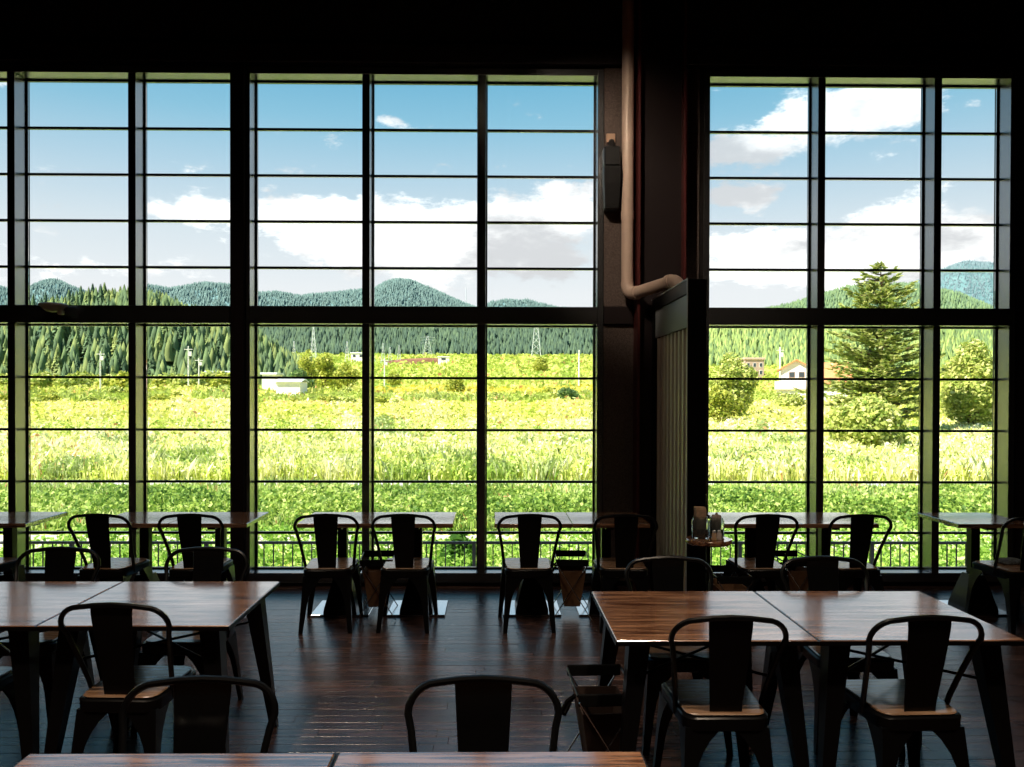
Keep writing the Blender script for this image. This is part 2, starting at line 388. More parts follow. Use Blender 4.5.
# ducts below the ceiling
def duct(px, label):
    c = at(px, 12, 6.9); o = MB()
    pts = []; n = 40
    prof = [(.155 if i % 2 else .165) for i in range(n)]
    e = empty('air_duct', (c.x, 6.9, 5.19))
    m_ = MB(); m_.tube([(0, -i * .16, 0) for i in range(n)], prof, 14); m_.build('duct_tube', 'duct_metal', e, True)
    MB().tube([(0, .06, 0), (0, -.03, 0)], .178, 14).build('end_collar', 'duct_metal', e, True)
    for q in (1.0, 3.0, 5.0): MB().box(-.008, .008, -q - .015, -q + .015, .15, .409).build('hanger', 'black_metal', e)
    tag(e, label, 'duct', 'round black ducts below the ceiling')
duct(8, 'black round duct at the far left below the ceiling'); duct(60, 'second black round duct from the left below the ceiling')
duct(440, 'black round duct above the middle window, left of the pair'); duct(500, 'black round duct above the middle window, right of the pair')

# beige pipe
def pipe():
    e = empty('drain_pipe', (1.172, WY - .12, 0))
    r_ = .053
    MB().tube([(0, 0, 5.59), (0, 0, 2.70)], r_, 16).build('vertical_pipe', 'pipe_cover', e, True)
    MB().tube([(0, 0, 3.32), (0, 0, 3.25)], r_ + .005, 16).build('joint_collar', 'pipe_cover', e, True)
    a = Vector((0, 0, 2.70)); b_ = Vector((.285, -.44, 2.64)); el_ = []
    d = (b_ - Vector((0, 0, 2.60))).normalized()
    for i in range(9):
        t = i / 8; p0, p1, p2 = a, Vector((0, 0, 2.585)), Vector((0, 0, 2.585)) + d * .11
        el_.append((1 - t) ** 2 * p0 + 2 * t * (1 - t) * p1 + t * t * p2)
    MB().tube(el_, r_ + .004, 16).build('elbow', 'pipe_cover', e, True)
    MB().tube([el_[-1], b_], r_, 16).build('horizontal_pipe', 'pipe_cover', e, True)
    MB().tube([el_[-1] - d * .015, el_[-1] + d * .02], r_ + .007, 16).build('joint_collar', 'pipe_cover', e, True)
    e2 = []
    for i in range(9):
        t = i / 8; p0, p1, p2 = b_, b_ + d * .09, Vector((b_.x + d.x * .09, b_.y + d.y * .09, 2.545))
        e2.append((1 - t) ** 2 * p0 + 2 * t * (1 - t) * p1 + t * t * p2)
    MB().tube(e2, r_ + .006, 16).build('elbow', 'pipe_cover', e, True)
    MB().tube([b_ - d * .03, b_ + d * .012], r_ + .011, 16).build('joint_collar', 'pipe_cover', e, True)
    tag(e, 'beige round pipe running down the wall and bending to the slim panel', 'pipe')
pipe()

# radiant panel beside the column
def radiator():
    X0, X1, Y0, Y1, ZT = 1.388, 1.522, 5.74, 7.055, 2.54
    e = empty('radiator_panel', ((X0 + X1) / 2, (Y0 + Y1) / 2, 0)); ox, oy = e.location.x, e.location.y
    def bx(n, a, m_):
        x0, x1, y0, y1, z0, z1 = a; return MB().bbox(x0 - ox, x1 - ox, y0 - oy, y1 - oy, z0, z1, .003).build(n, m_, e)
    bx('frame_post', (X0, X1, Y0, Y0 + .04, 0, ZT), 'black_metal'); bx('frame_post', (X0, X1, Y1 - .10, Y1, 0, ZT), 'black_metal')
    bx('frame_head', (X0, X1, Y0 + .0405, Y1 - .1005, ZT - .10, ZT), 'black_metal'); bx('frame_foot', (X0, X1, Y0 + .0405, Y1 - .1005, 0, .16), 'black_metal')
    bx('back_panel', (X0 + .06, X1, Y0 + .0405, Y1 - .1005, .1605, ZT - .1005), 'black_metal')
    bx('edge_trim', (X0 - .006, X0 - .0005, Y0 - .004, Y0 + .016, 0, ZT + .006), 'zinc'); bx('edge_trim', (X0 - .006, X0 - .0005, Y0 + .0125, Y1, ZT - .006, ZT + .006), 'zinc')
    bx('cover_plate', (X0 + .012, X0 + .022, Y0 + .0410, Y1 - .1005, 2.20, ZT - .102), 'panel_grey')
    n = 9; w = (Y1 - .10 - Y0 - .045) / n
    for i in range(n):
        y = Y0 + .043 + (i + .5) * w
        m_ = MB(); m_.loft([[(X0 + .058 - ox, y - w * .42 - oy, z), (X0 + .02 - ox, y - w * .22 - oy, z), (X0 + .014 - ox, y - oy, z), (X0 + .02 - ox, y + w * .22 - oy, z), (X0 + .058 - ox, y + w * .42 - oy, z)] for z in (.165, 2.195)])
        m_.build('fin', 'fin_beige', e, True)
    tag(e, 'tall slim radiant panel with vertical beige fins in black frame', 'radiator')
radiator()

# loudspeaker
def speaker():
    c = at(611.5, 165, WY - .1); e = empty('loudspeaker', (c.x, WY, 0)); 
    MB().bbox(-.035, .045, -.028, .002, 3.95, 4.03, .004).build('wall_plate', 'tan_plastic', e)
    MB().tube([(.01, -.012, 3.96), (.01, -.06, 3.90), (.005, -.10, 3.86)], .03, 10).build('swivel_arm', 'speaker_black', e, True)
    MB().bbox(-.075, .068, -.19, -.02, 3.70, 3.875, .012).build('top_box', 'speaker_black', e)
    m_ = MB()
    def rr(s, z, y0, y1):
        return [(-.078 * s, y0, z), (.072 * s, y0, z), (.072 * s, y1, z), (-.078 * s, y1, z)]
    m_.loft([rr(.62, 3.335, -.12, -.03), rr(.80, 3.345, -.15, -.02), rr(.95, 3.55, -.185, -.02), rr(1.0, 3.695, -.20, -.02)])
    b_ = m_.build('horn_body', 'speaker_black', e)
    m2 = MB(); m2.loft([rr(.72, 3.36, -.158, -.145), rr(.88, 3.55, -.192, -.18), rr(.93, 3.68, -.205, -.19)]); m2.build('grille', 'speaker_grille', b_)
    tag(e, 'black loudspeaker on a wall bracket beside the beige pipe', 'speaker')
speaker()

# sensor on the transom
def sensor():
    c = at(59, 311, WY - .04); e = empty('dome_sensor', (c.x, WY - .012, 2.47))
    pr = [(.012, -.055), (.05, -.048), (.082, -.026), (.098, -.004), (.115, .0), (.118, .012), (.100, .022), (.03, .026)]
    MB().lathe(pr, (0, -.125, 0), 20).build('dome', 'plastic_white', e, True)
    MB().bbox(-.03, .03, -.05, .0, -.02, .015, .005).build('mount', 'plastic_white', e)
    MB().bbox(.04, .085, -.135, -.09, -.075, -.035, .006).build('detector_eye', 'plastic_white', e)
    tag(e, 'pale dome sensor fixed to the left window transom', 'sensor')
sensor()

# ceiling spotlights above the tables (above the frame)
def spotlight(x, y, label, aim=None, w=None, size=105):
    e = empty('ceiling_spotlight', (x, y, 5.6))
    MB().tube([(0, 0, -.001), (0, 0, -.25)], .012, 8).build('stem', 'black_metal', e)
    MB().lathe([(.045, -.25), (.06, -.26), (.075, -.42), (.068, -.42), (.055, -.30), (.02, -.29)], n=18).build('lamp_housing', 'black_metal', e, True)
    MB().lathe([(.03, -.375), (.045, -.36), (.045, -.32), (.02, -.31)], n=14).build('bulb', 'lamp_glow', e, True)
    ld = bpy.data.lights.new('spot', 'SPOT'); lo = bpy.data.objects.new('spot', ld); COL.objects.link(lo); lo.parent = e; lo.location = (0, 0, -.43)
    ld.energy = w or LAMP_W; ld.color = (1.0, .80, .60); ld.spot_size = R(size); ld.spot_blend = 1.0 if not aim else .6; ld.shadow_soft_size = .1
    if aim:
        d = (Vector(aim) - Vector((x, y, 5.17))).normalized(); lo.rotation_euler = d.to_track_quat('-Z', 'Y').to_euler()
        lo.location = (d.x * .14, d.y * .14, -.34 + d.z * .14)
        for ch in e.children:
            if ch.type == 'MESH' and not ch.name.startswith('stem'):
                ch.matrix_parent_inverse = Matrix.Identity(4); q = d.to_track_quat('-Z', 'Y').to_matrix().to_4x4()
                ch.matrix_basis = Matrix.Translation((0, 0, -.25)) @ q @ Matrix.Translation((0, 0, .25))
    tag(e, label, 'spotlight', 'black ceiling spotlights')
LAMP_W = 55
simple('lamp_glow', (1, .8, .6)); M['lamp_glow'].node_tree.nodes['Principled BSDF'].inputs['Emission Color'].default_value = (1, .75, .5, 1); M['lamp_glow'].node_tree.nodes['Principled BSDF'].inputs['Emission Strength'].default_value = 8
for x, y, lb in ((-2.6, 5.0, 'ceiling spotlight above the left window tables'), (.2, 5.0, 'ceiling spotlight above the middle window tables'), (2.6, 5.0, 'ceiling spotlight above the right window tables'),
                 (-1.9, 1.9, 'ceiling spotlight above the left square tables'), (1.2, 1.9, 'ceiling spotlight above the right square tables')):
    spotlight(x, y, lb, None, 75 if y > 4 else 360)
spotlight(-.4, 4.2, 'ceiling spotlight aimed at the beige pipe and speckled wall', (1.15, 7.1, 3.55), 900, 40)

# ------------------------------------------------------------------ furniture
def rrect(hx, hy, r_, z, n=5, fx=1.0):
    """rounded rectangle ring; fx scales the width at the rear (-y)"""
    out = []
    for cx_, cy_, a0 in ((hx - r_, hy - r_, 0), (-hx + r_, hy - r_, 90), (-hx + r_, -hy + r_, 180), (hx - r_, -hy + r_, 270)):
        for i in range(n):
            a = R(a0 + 90 * i / (n - 1)); p = (cx_ + r_ * math.cos(a), cy_ + r_ * math.sin(a))
            s = 1 - (1 - fx) * (hy - p[1]) / (2 * hy)
            out.append((p[0] * s, p[1], z))
    return out

def make_chair():
    e = empty('metal_chair')
    # wooden seat set into a pressed steel pan
    MB().loft([rrect(.172, .190, .05, .443, 5, .9), rrect(.176, .194, .05, .449, 5, .9), rrect(.172, .190, .048, .4535, 5, .9)]).build('seat', 'seat_wood', e)
    MB().loft([rrect(.180, .198, .05, .385, 5, .9), rrect(.187, .205, .055, .392, 5, .9), rrect(.190, .208, .056, .437, 5, .9), rrect(.184, .202, .053, .4425, 5, .9)]).build('seat_frame', 'black_metal', e, True)
    # four folded sheet legs, arched into the apron
    for sx in (-1, 1):
        for sy in (-1, 1):
            top = Vector((sx * (.186 if sy > 0 else .166), sy * .198, .40)); foot = Vector((sx * (.215 if sy > 0 else .19), sy * (.225 if sy > 0 else .255), 0))
            rings = []; nz = 9
            for i in range(nz):
                t = i / (nz - 1); p = foot.lerp(top, t); w = .030 + .028 * t + .085 * max(0, (t - .45) / .55) ** 2.6; th = .006
                ax, ay = -sx, -sy
                q = [(0, 0), (w, 0), (w, th), (th, th), (th, w), (0, w)]
                rg = [(p.x + ax * a, p.y + ay * b_, p.z) for a, b_ in q]
                rings.append(rg if sx * sy > 0 else rg[::-1])
            lg = MB().loft(rings).build('leg', 'black_metal', e)
    # bent tube hoop
    P = []
    def sidept(s):
        return [(s * .172, -.05, .405), (s * .180, -.075, .48), (s * .196, -.13, .60), (s * .215, -.185, .715)]
    corner = []
    for i in range(7):
        a = R(90 * i / 6 * 1.0); corner.append((.138 + .088 * math.cos(a), -.205 - .030 * math.sin(a), .752 + .083 * math.sin(a)))
    path = sidept(1) + corner + [(.07, -.2365, .843), (0, -.237, .846), (-.07, -.2365, .843)] + [(-p[0], p[1], p[2]) for p in corner[::-1]] + sidept(-1)[::-1]
    MB().tube(path, .0115, 8).build('back_hoop', 'black_metal', e, True)
    # central sheet splat
    sp = [(.0880, -.2335, .842), (.086, -.232, .80), (.080, -.215, .70), (.073, -.192, .59), (.066, -.172, .49), (.062, -.165, .42)]
    MB().loft([[(-w, y - .003, z), (w, y - .003, z), (w * .96, y + .003, z), (-w * .96, y + .003, z)] for w, y, z in sp][::-1]).build('backrest', 'black_metal', e, False)
    # short ties under the seat
    MB().tube([(-.15, -.15, .375), (.15, .15, .375)], .007, 6).build('cross_tie', 'black_metal', e); MB().tube([(.15, -.15, .362), (-.15, .15, .362)], .007, 6).build('cross_tie', 'black_metal', e)
    return e
chair0 = make_chair(); learn(chair0); used = [False]
def place(proto, flag, loc, rz):
    if not flag[0]: flag[0] = True; proto.location = loc; proto.rotation_euler = (0, 0, rz); return proto
    return copy_tree(proto, loc, rz)
def chair(x, y, deg, label, group):
    c = place(chair0, used, (x, y, 0), R(deg)); tag(c, label, 'chair', group); return c
g1 = 'black metal chairs along the window tables'
YB = 6.0
for px, dg, lb in ((101, -3, 'black metal chair at the window table, second window row seat from the left'), (190, 1, 'black metal chair at the right half of the left window table pair'),
               (325, 2, 'black metal chair at the left half of the window table before the middle window'), (404, -1, 'black metal chair left of the folding basket before the middle window mullion'),
               (529.5, 1, 'black metal chair standing right of the central window mullion, left of a kraft basket'), (627, 0, 'black metal chair in front of the speckled wall under the pipe'),
               (769.5, 0, 'black metal chair at the window table just right of the jars'), (864, 2, 'black metal chair at the right half of the table before the right window')):
    chair((px - 493.4) * 5.765 / 805, YB, dg, lb, g1)
chair(3.845, 5.915, 4, 'black metal chair cut off by the right edge, grey cloth on its seat', g1)
chair(-3.80, 6.02, -8, 'black metal chair cut off by the left edge at the leftmost window table', g1)
g2 = 'black metal chairs around the square tables'
chair(.925, 3.345, 0, 'black metal chair with its back to us at the left of the two right tables', g2)
chair(1.694, 3.345, 2, 'black metal chair with its back to us at the rightmost square table', g2)
chair(.928, 4.02, 180, 'black metal chair facing us behind the left of the two right tables', g2)
chair(1.752, 4.02, 180, 'black metal chair facing us behind the rightmost square table', g2)
chair(-1.553, 3.54, -2, 'black metal chair with its back to us at the left pair of tables', g2)
chair(-2.36, 3.53, 0, 'black metal chair half cut off by the left edge, back to us', g2)
chair(-2.412, 4.275, 180, 'black metal chair facing us behind the leftmost square table', g2)
chair(-1.598, 4.275, 178, 'black metal chair facing us behind the second square table from left', g2)
chair(-.875, 2.205, 181, 'black metal chair facing us at the nearest left table', g2)
chair(-.028, 2.205, 180, 'black metal chair facing us at the nearest middle table', g2)

def make_square_table():
    W = .403; e = empty('square_table')
    MB().bbox(-W + .004, W - .004, -W + .004, W - .004, .720, .74, .003).build('table_top', 'table_wood', e)
    eb = MB()
    for s_ in (-1, 1): eb.box(-W, W, s_ * (W - .002) - .0019, s_ * (W - .002) + .0019, .7195, .7365); eb.box(s_ * (W - .002) - .0019, s_ * (W - .002) + .0019, -W + .004, W - .004, .7195, .7365)
    eb.build('edge_band', 'black_metal', e)
    MB().bbox(-W + .07, W - .07, -W + .07, W - .07, .700, .7192, .003).build('under_frame', 'black_metal', e)
    for sx in (-1, 1):
        for sy in (-1, 1):
            top = Vector((sx * (W - .065), sy * (W - .065), .7190)); foot = Vector((sx * (W - .006), sy * (W - .008), 0)); rings = []
            for t in (0, .5, .85, 1):
                p = foot.lerp(top, t); w = .036 + .05 * t; ax, ay = -sx, -sy
                q = [(0, 0), (w, 0), (w, w), (0, w)]; rg = [(p.x + ax * a, p.y + ay * b_, p.z) for a, b_ in q]
                rings.append(rg if sx * sy > 0 else rg[::-1])
            MB().loft(rings).build('leg', 'black_metal', e)
    for s in (-1, 1):
        MB().tube([(-.33 * s, -.33, .555 + .007 * s), (.33 * s, .33, .555 + .007 * s)], .0065, 8).build('brace_rod', 'black_metal', e, True)
    return e
st0 = make_square_table(); learn(st0); usedt = [False]
for x, y, lb in ((.888, 3.563, 'square wooden table with black splayed legs, left of the right pair'), (1.706, 3.563, 'square wooden table reflecting the sky, rightmost of the right pair'),
                 (-1.505, 3.772, 'square wooden table with black legs, right one of the left pair'), (-2.313, 3.772, 'square wooden table cut off by the left edge of the photo'),
                 (-.837, 1.775, 'nearest square wooden table top at the bottom left'), (-.006, 1.780, 'nearest square wooden table top at the bottom middle')):
    t_ = tag(place(st0, usedt, (x, y, 0), 0), lb, 'table', 'square wooden tables')
    if 'rightmost' in lb or 'nearest' in lb: t_.scale = (1.026, 1, 1)

def make_window_table():
    W = .2925; D = .30; e = empty('window_table')
    MB().bbox(-W, W, -D, D, .708, .74, .004).build('table_top', 'table_wood', e)
    b_ = MB(); b_.bbox(-.22, .22, -.03, .03, .680, .7075, .003); b_.bbox(-.03, .03, -.22, -.031, .680, .7075, .003); b_.bbox(-.03, .03, .031, .22, .680, .7075, .003)
    b_.build('top_bracket', 'black_metal', e)
    MB().bbox(-.036, .036, -.036, .036, .30, .6795, .004).build('pedestal', 'black_metal', e)
    def sq(h, z): return [(-h, -h, z), (h, -h, z), (h, h, z), (-h, h, z)]
    MB().loft([sq(.128, .0145), sq(.125, .05), sq(.085, .20), sq(.055, .2995)]).build('pedestal_foot', 'black_metal', e)
    MB().bbox(-.225, .225, -.15, .29, 0, .014, .003).build('floor_plate', 'steel_plate', e)
    return e
wt0 = make_window_table(); learn(wt0); usedw = [False]
for x, lb in ((-3.78, 'small wooden window table at the far left edge'), (-2.723, 'small wooden pedestal table, left one below the left window'), (-2.136, 'small wooden pedestal table, right one below the left window'),
              (-1.180, 'small wooden pedestal table, left one below the middle window'), (-.593, 'small wooden pedestal table, second from left below the middle window'),
              (.303, 'small wooden pedestal table right of the central window mullion'), (.890, 'small wooden pedestal table in front of the speckled wall'),
              (2.035, 'small wooden pedestal table right of the jar stand'), (2.622, 'small wooden pedestal table, right one of the pair below the right window'), (3.81, 'small wooden pedestal table at the far right edge')):
    tag(place(wt0, usedw, (x, 6.335, 0), 0), lb, 'table', 'small pedestal tables along the windows')

def make_basket():
    hx, hy, H_ = .135, .20, .50; e = empty('folding_basket')
    for sy in (-1, 1): MB().bbox(-hx, hx, sy * hy - .008, sy * hy + .008, H_ - .055, H_, .004).build('rim_slat', 'black_cloth', e)
    for sx in (-1, 1): MB().tube([(sx * hx, -hy + .012, H_ - .012), (sx * hx, hy - .012, H_ - .012)], .006, 6).build('side_rod', 'black_metal', e)
    # bag: open topped tapered shell with thickness
    def rg(h, k, z): return [(-h, -k, z), (h, -k, z), (h, k, z), (-h, k, z)]
    bag = MB(); bag.loft([rg(.062, .13, .095), rg(.068, .135, .10), rg(.113, .178, H_ - .10), rg(.107, .172, H_ - .10), rg(.062, .129, .106)], True); bag.build('bag', 'kraft', e)
    for sy in (-1, 1):
        for sx in (-1, 1):
            y = sy * (hy + .014)+ sx * .006
            MB().tube([(sx * hx * .98, y, H_ - .03), (-sx * hx * 1.18, y, .006)], .0045, 6).build('wire_leg', 'chrome_wire', e, True)
    MB().tube([(-.128, -.05, H_ - .06), (-.165, -.04, H_ - .09), (-.190, -.02, H_ - .15), (-.175, .0, H_ - .17), (-.150, .02, H_ - .13), (-.128, .04, H_ - .10)], .011, 6).build('strap', 'black_cloth', e, True)
    return e
bk0 = make_basket(); learn(bk0); usedb = [False]
def basket(x, y, dg, lb):
    o = tag(place(bk0, usedb, (x, y, 0), R(dg)), lb, 'basket', 'folding luggage baskets beside the tables'); o.scale = (.92, .92, .92); return o
basket(.612, 6.27, -3, 'folding kraft basket between the chairs right of the central mullion')
basket(-.893, 6.26, 4, 'folding kraft basket between the two chairs below the middle window')
basket(1.668, 5.70, 0, 'folding basket standing before the slim fin panel')
basket(2.33, 6.27, 0, 'folding kraft basket between the two chairs below the right window')
fb = basket(.475, 3.53, 2, 'folding luggage basket with dark bag under the front right table edge')
for ch in list(fb.children):
    if ch.name.startswith('bag'): ch.data = ch.data.copy(); ch.data.materials[0] = M['dark_bag']
    if ch.name.startswith('strap'): ch.location.z = .0

# round stand with jars
def stand():
    c = at(706.5, 538, 5.5); e = empty('round_stand', (c.x, 5.45, 0)); zt = .735
    MB().lathe([(.06, .700), (.145, .702), (.155, .710), (.155, .726), (.148, zt)], n=24).build('stand_top', 'table_wood', e, True)
    MB().lathe([(.016, .012), (.014, .03), (.014, .6995)], n=12).build('pole', 'black_metal', e, True)
    MB().lathe([(.12, 0), (.12, .006), (.03, .0118)], n=20).build('base', 'black_metal', e, True)
    tag(e, 'small round wooden stand carrying jars beside the fin panel', 'stand')
    return c.x
sx_ = stand()
def jar(x, y, r_, h, name, label, fill):
    e = empty(name, (x, y, .735))
    th = .003
    MB().lathe([(r_ * .9, 0.0005), (r_, .008), (r_, h * .80), (r_ * .82, h * .92), (r_ * .86, h), (r_ * .86 - th, h), (r_ * .82 - th, h * .92), (r_ - th, h * .80), (r_ - th, .010), (.004, .009)], n=20).build('glass_body', 'jar_glass', e, True)
    fill(e, r_ - .006, h); tag(e, label, 'jar'); return e
def fill_a(e, r_, h):
    MB().lathe([(r_ * .9, .0105), (r_, .014), (r_, h * .42), (r_ * .9, h * .43)], n=16).build('dark_base', 'black_cloth', e)
    n = 9; w = r_ * .66
    for i in range(n):
        y = -w + (i + .5) * 2 * w / n; MB().bbox(-w, w, y - w / n * .9, y + w / n * .9, h * .435, h * 1.34 + (i % 3) * .006, .001).build('napkin', 'kraft_paper', e)
def fill_b(e, r_, h):
    MB().lathe([(r_ * .9, .0105), (r_, .014), (r_, h * .40), (r_ * .9, h * .41)], n=16).build('dark_base', 'black_cloth', e)
    k_ = 0
    for i in range(7):
        a = i * 2 * math.pi / 6; q = 0 if i == 6 else r_ * .50
        x, y = q * math.cos(a), q * math.sin(a); hh = h * (1.10 + .12 * (i == 6) + .03 * (i % 2))
        MB().lathe([(r_ * .20, h * .415), (r_ * .23, h * .5), (r_ * .23, hh - .01), (r_ * .15, hh), ], (x, y, 0), 10).build('paper_roll', 'pale_paper', e, True)
jar(sx_ - .052, 5.47, .058, .148, 'napkin_jar', 'glass jar holding a stack of brown napkins on the round stand', fill_a)
jar(sx_ + .068, 5.50, .052, .138, 'paper_roll_jar', 'glass jar with pale rolled papers on the round stand', fill_b)
def shaker(x, y, label, mat):
    e = empty('condiment_shaker', (x, y, .735))
    MB().lathe([(.014, .0005), (.017, .004), (.016, .045), (.012, .052)], n=12).build('shaker_body', mat, e, True)
    MB().lathe([(.0125, .0525), (.013, .062), (.006, .069)], n=12).build('shaker_cap', 'zinc', e, True)
    tag(e, label, 'shaker', 'condiment shakers on the round stand')
shaker(sx_ + .018, 5.375, 'small brown shaker in front of the two jars', 'kraft_paper')
shaker(sx_ + .055, 5.385, 'small pale shaker to the right in front of the jars', 'plastic_white')
# cloth on the sideways chair
cl = MB(); ringz = [rrect(.085, .06, .03, .4545), rrect(.092, .066, .03, .465), rrect(.088, .060, .03, .480), rrect(.07, .045, .03, .488)]
cl.loft(ringz); o = cl.build('folded_cloth', 'grey_cloth', None, True); o.location = (3.875, 5.985, 0); o.rotation_euler = (0, 0, R(12))
tag(o, 'grey folded cloth lying on the chair seat at the right edge', 'cloth')

# ------------------------------------------------------------------ outdoors
def terr(Y):
    return np.interp(Y, [0, 60, 140, 250, 400, 600, 900, 3000], [-1.05, -1.05, -.1, 3.0, 13.0, 30.0, 40.0, 40.0])
def ground_z(X, Y): return terr(Y) + np.where(Y > 30, .25 * np.sin(X * .11 + Y * .05) * np.minimum(1, (Y - 30) / 60), 0)
def patch(X, Y, s, seed=0.0):
    """smooth pseudo noise in -1..1"""
    return (np.sin(X * s + 1.7 * np.sin(Y * s * .73 + seed) + seed) + np.sin(Y * s * 1.31 + 1.3 * np.sin(X * s * .61 + seed * 2) + 2 * seed) + np.sin((X + Y) * s * 2.3 + seed * 3 + 1.1 * np.sin((X - Y) * s * 1.9))) / 3
ys = np.concatenate([np.linspace(7.6, 26, 12), np.geomspace(28, 1000, 50)]); us = np.linspace(-1.3, 1.3, 60)
GX = np.outer(np.maximum(ys, 40) * 1.0, us); GY_ = np.repeat(ys[:, None], 60, 1); GZ = ground_z(GX, GY_) - .02
idx = np.arange(ys.size * 60).reshape(ys.size, 60)
gf = np.stack([idx[:-1, :-1], idx[:-1, 1:], idx[1:, 1:], idx[1:, :-1]], -1).reshape(-1, 4)
o = fast_mesh('ground', np.stack([GX, GY_, GZ], -1).reshape(-1, 3), gf, 'meadow'); tag(o, 'meadow ground rising gently towards the hills', 'ground', kind='structure')
tag(MB().box(-30, 30, 14.2, 15.7, -1.06, -1.035).build('garden_path', 'path_paving'), 'pale footpath running along beyond the railing', 'path', kind='structure')
tag(MB().box(-45, 45, 23.6, 25.4, -1.06, -1.03).build('road', 'asphalt'), 'light grey road between the green bank and the field', 'road', kind='structure')

def railing():
    Y = 9.0; zt = at(500, 542, Y).z; zb = -1.05; x0, x1 = -6.2, at(977, 542, Y).x
    e = empty('railing', ((x0 + x1) / 2, Y, zb)); ox = e.location.x
    MB().bbox(x0 - ox, x1 - ox, -.022, .022, zt - zb - .022, zt - zb + .006, .004).build('top_rail', 'rail_metal', e)
    MB().bbox(x0 - ox, x1 - ox, -.015, .015, .10, .13, .004).build('bottom_rail', 'rail_metal', e)
    n = int((x1 - x0) / .106); bal = None
    for i in range(n + 1):
        x = x0 - ox + .02 + i * (x1 - x0 - .04) / n
        if i % 14 == 0 or i == n:
            MB().box(x - .02, x + .02, -.02, .02, 0, zt - zb - .0225).build('post', 'rail_metal', e)
        elif bal is None:
            b_ = MB().box(-.006, .006, -.006, .006, .1305, zt - zb - .0225).build('baluster', 'rail_metal', e); b_.location.x = x; bal = b_.data
        else:
            b_ = bpy.data.objects.new('baluster', bal); COL.objects.link(b_); b_.parent = e; b_.location.x = x
    tag(e, 'black metal railing with thin balusters outside the windows', 'railing')
railing()

# --- grass and weeds (nobody could count them)
def pal_pick(q, pal):
    pal = np.array(pal); q = np.clip(q, 0, .999) * (len(pal) - 1); i0 = q.astype(int); fr_ = (q - i0)[:, None]
    return pal[i0] * (1 - fr_) + pal[np.minimum(i0 + 1, len(pal) - 1)] * fr_
def blades(n, Y0, Y1, hgt, wpx, pal, name, label, seed, xr=.78, lean=.6, flat=0.0):
    """upright blades (share 1-flat) and tilted leaves (share flat) of field plants"""
    Y = Y0 * (Y1 / Y0) ** rng.random(n); X = Y * (rng.random(n) * 2 - 1) * xr + Y * .02
    Z = ground_z(X, Y); sq = np.maximum(1, Y / 45)
    lump = patch(X / sq, Y / sq / 1.6, .9, seed); fine = patch(X / sq, Y / sq / 1.6, 2.7, seed + 2); broad = patch(X, Y * .5, .10, seed + 4)
    py = 394.5 + (CAMH - Z) * F / Y; px = 493 + X / Y * F
    hedge = (np.abs(py - 401.5 - 1.2 * np.sin(px * .03)) < 2.4) & (patch(px, px * 0, .05, 1.) > -.35); gold = (np.abs(py - 393.5) < 2.2) & (px > 365) & (px < 640); upper = py < 386
    h = hgt * (.5 + .6 * rng.random(n)) * (1 + .35 * lump + .25 * fine) * np.interp(Y, [20, 60, 400], [1, 1, 1.3]); h = np.where(hedge, h * 1.9, h)
    w = wpx * Y / F * (.6 + .8 * rng.random(n))
    a = rng.random(n) * 2 * np.pi; la = rng.random(n) * 2 * np.pi; ln = lean * h * rng.random(n)
    dx, dy = np.cos(a) * w / 2, np.sin(a) * w / 2
    V = np.empty((n, 4, 3), np.float32)
    V[:, 0] = np.stack([X - dx, Y - dy, Z - .03], 1); V[:, 1] = np.stack([X + dx, Y + dy, Z - .03], 1)
    V[:, 2] = np.stack([X + dx * .8 + np.cos(la) * ln * .4, Y + dy * .8 + np.sin(la) * ln * .4, Z + h * .65], 1)
    V[:, 3] = np.stack([X + np.cos(la) * ln, Y + np.sin(la) * ln, Z + h], 1)
    m = rng.random(n) < flat; k = m.sum()
    if k:
        c0 = np.stack([X, Y, Z + h * (.35 + .65 * rng.random(n))], 1)[m]; s_ = (1.25 * w)[m][:, None]
        u = rng.standard_normal((k, 3)); u[:, 2] *= .5; u /= np.linalg.norm(u, axis=1)[:, None]
        v = rng.standard_normal((k, 3)); v -= u * (u * v).sum(1)[:, None]; v /= np.linalg.norm(v, axis=1)[:, None]
        V[m, 0] = c0 - u * s_; V[m, 1] = c0 + v * s_ * .6; V[m, 2] = c0 + u * s_; V[m, 3] = c0 - v * s_ * .6
    c = pal_pick(.60 + .20 * lump + .20 * fine + .14 * broad + .20 * rng.standard_normal(n), pal)
    weed = (patch(X / sq, Y / sq / 1.6, .55, seed + 9) + .5 * fine > .62); c[weed] = c[weed] * .35 + np.array([.16, .30, .04]) * .65
    c[hedge] = c[hedge] * .3 + np.array([.24, .36, .05]) * .7; c[gold] = c[gold] * .4 + np.array([.80, .60, .08]) * .6; c[upper] = c[upper] * .55 + np.array([.30, .42, .06]) * .45
    c *= (.8 + .4 * rng.random((n, 1)))
    red = rng.random(n) < .03 * (1 + 1.5 * broad); c[red] = np.array([.62, .34, .16]) * (.8 + .4 * rng.random((red.sum(), 1)))
    o = fast_mesh(name, V.reshape(-1, 3), np.arange(n * 4).reshape(n, 4), 'grass_blades', np.repeat(c, 4, 0)); tag(o, label, 'grass', kind='stuff')
blades(230000, 25.8, 75, .60, 1.6, [(.14, .27, .03), (.42, .54, .08), (.70, .74, .22), (.86, .84, .48), (.92, .90, .66)], 'tall_grass', 'tall pale yellow-green grass filling the near field', 1.0, flat=.55)
blades(110000, 70, 190, .8, 1.7, [(.26, .36, .04), (.52, .58, .10), (.76, .72, .24), (.90, .84, .50)], 'field_grass', 'sunny yellow field grass in the middle distance', 2.0, flat=.5)
blades(60000, 185, 760, 1.5, 2.0, [(.14, .24, .04), (.32, .42, .07), (.52, .56, .12), (.72, .68, .26)], 'far_meadow_grass', 'green meadow below the wooded hills', 3.0, flat=.5)
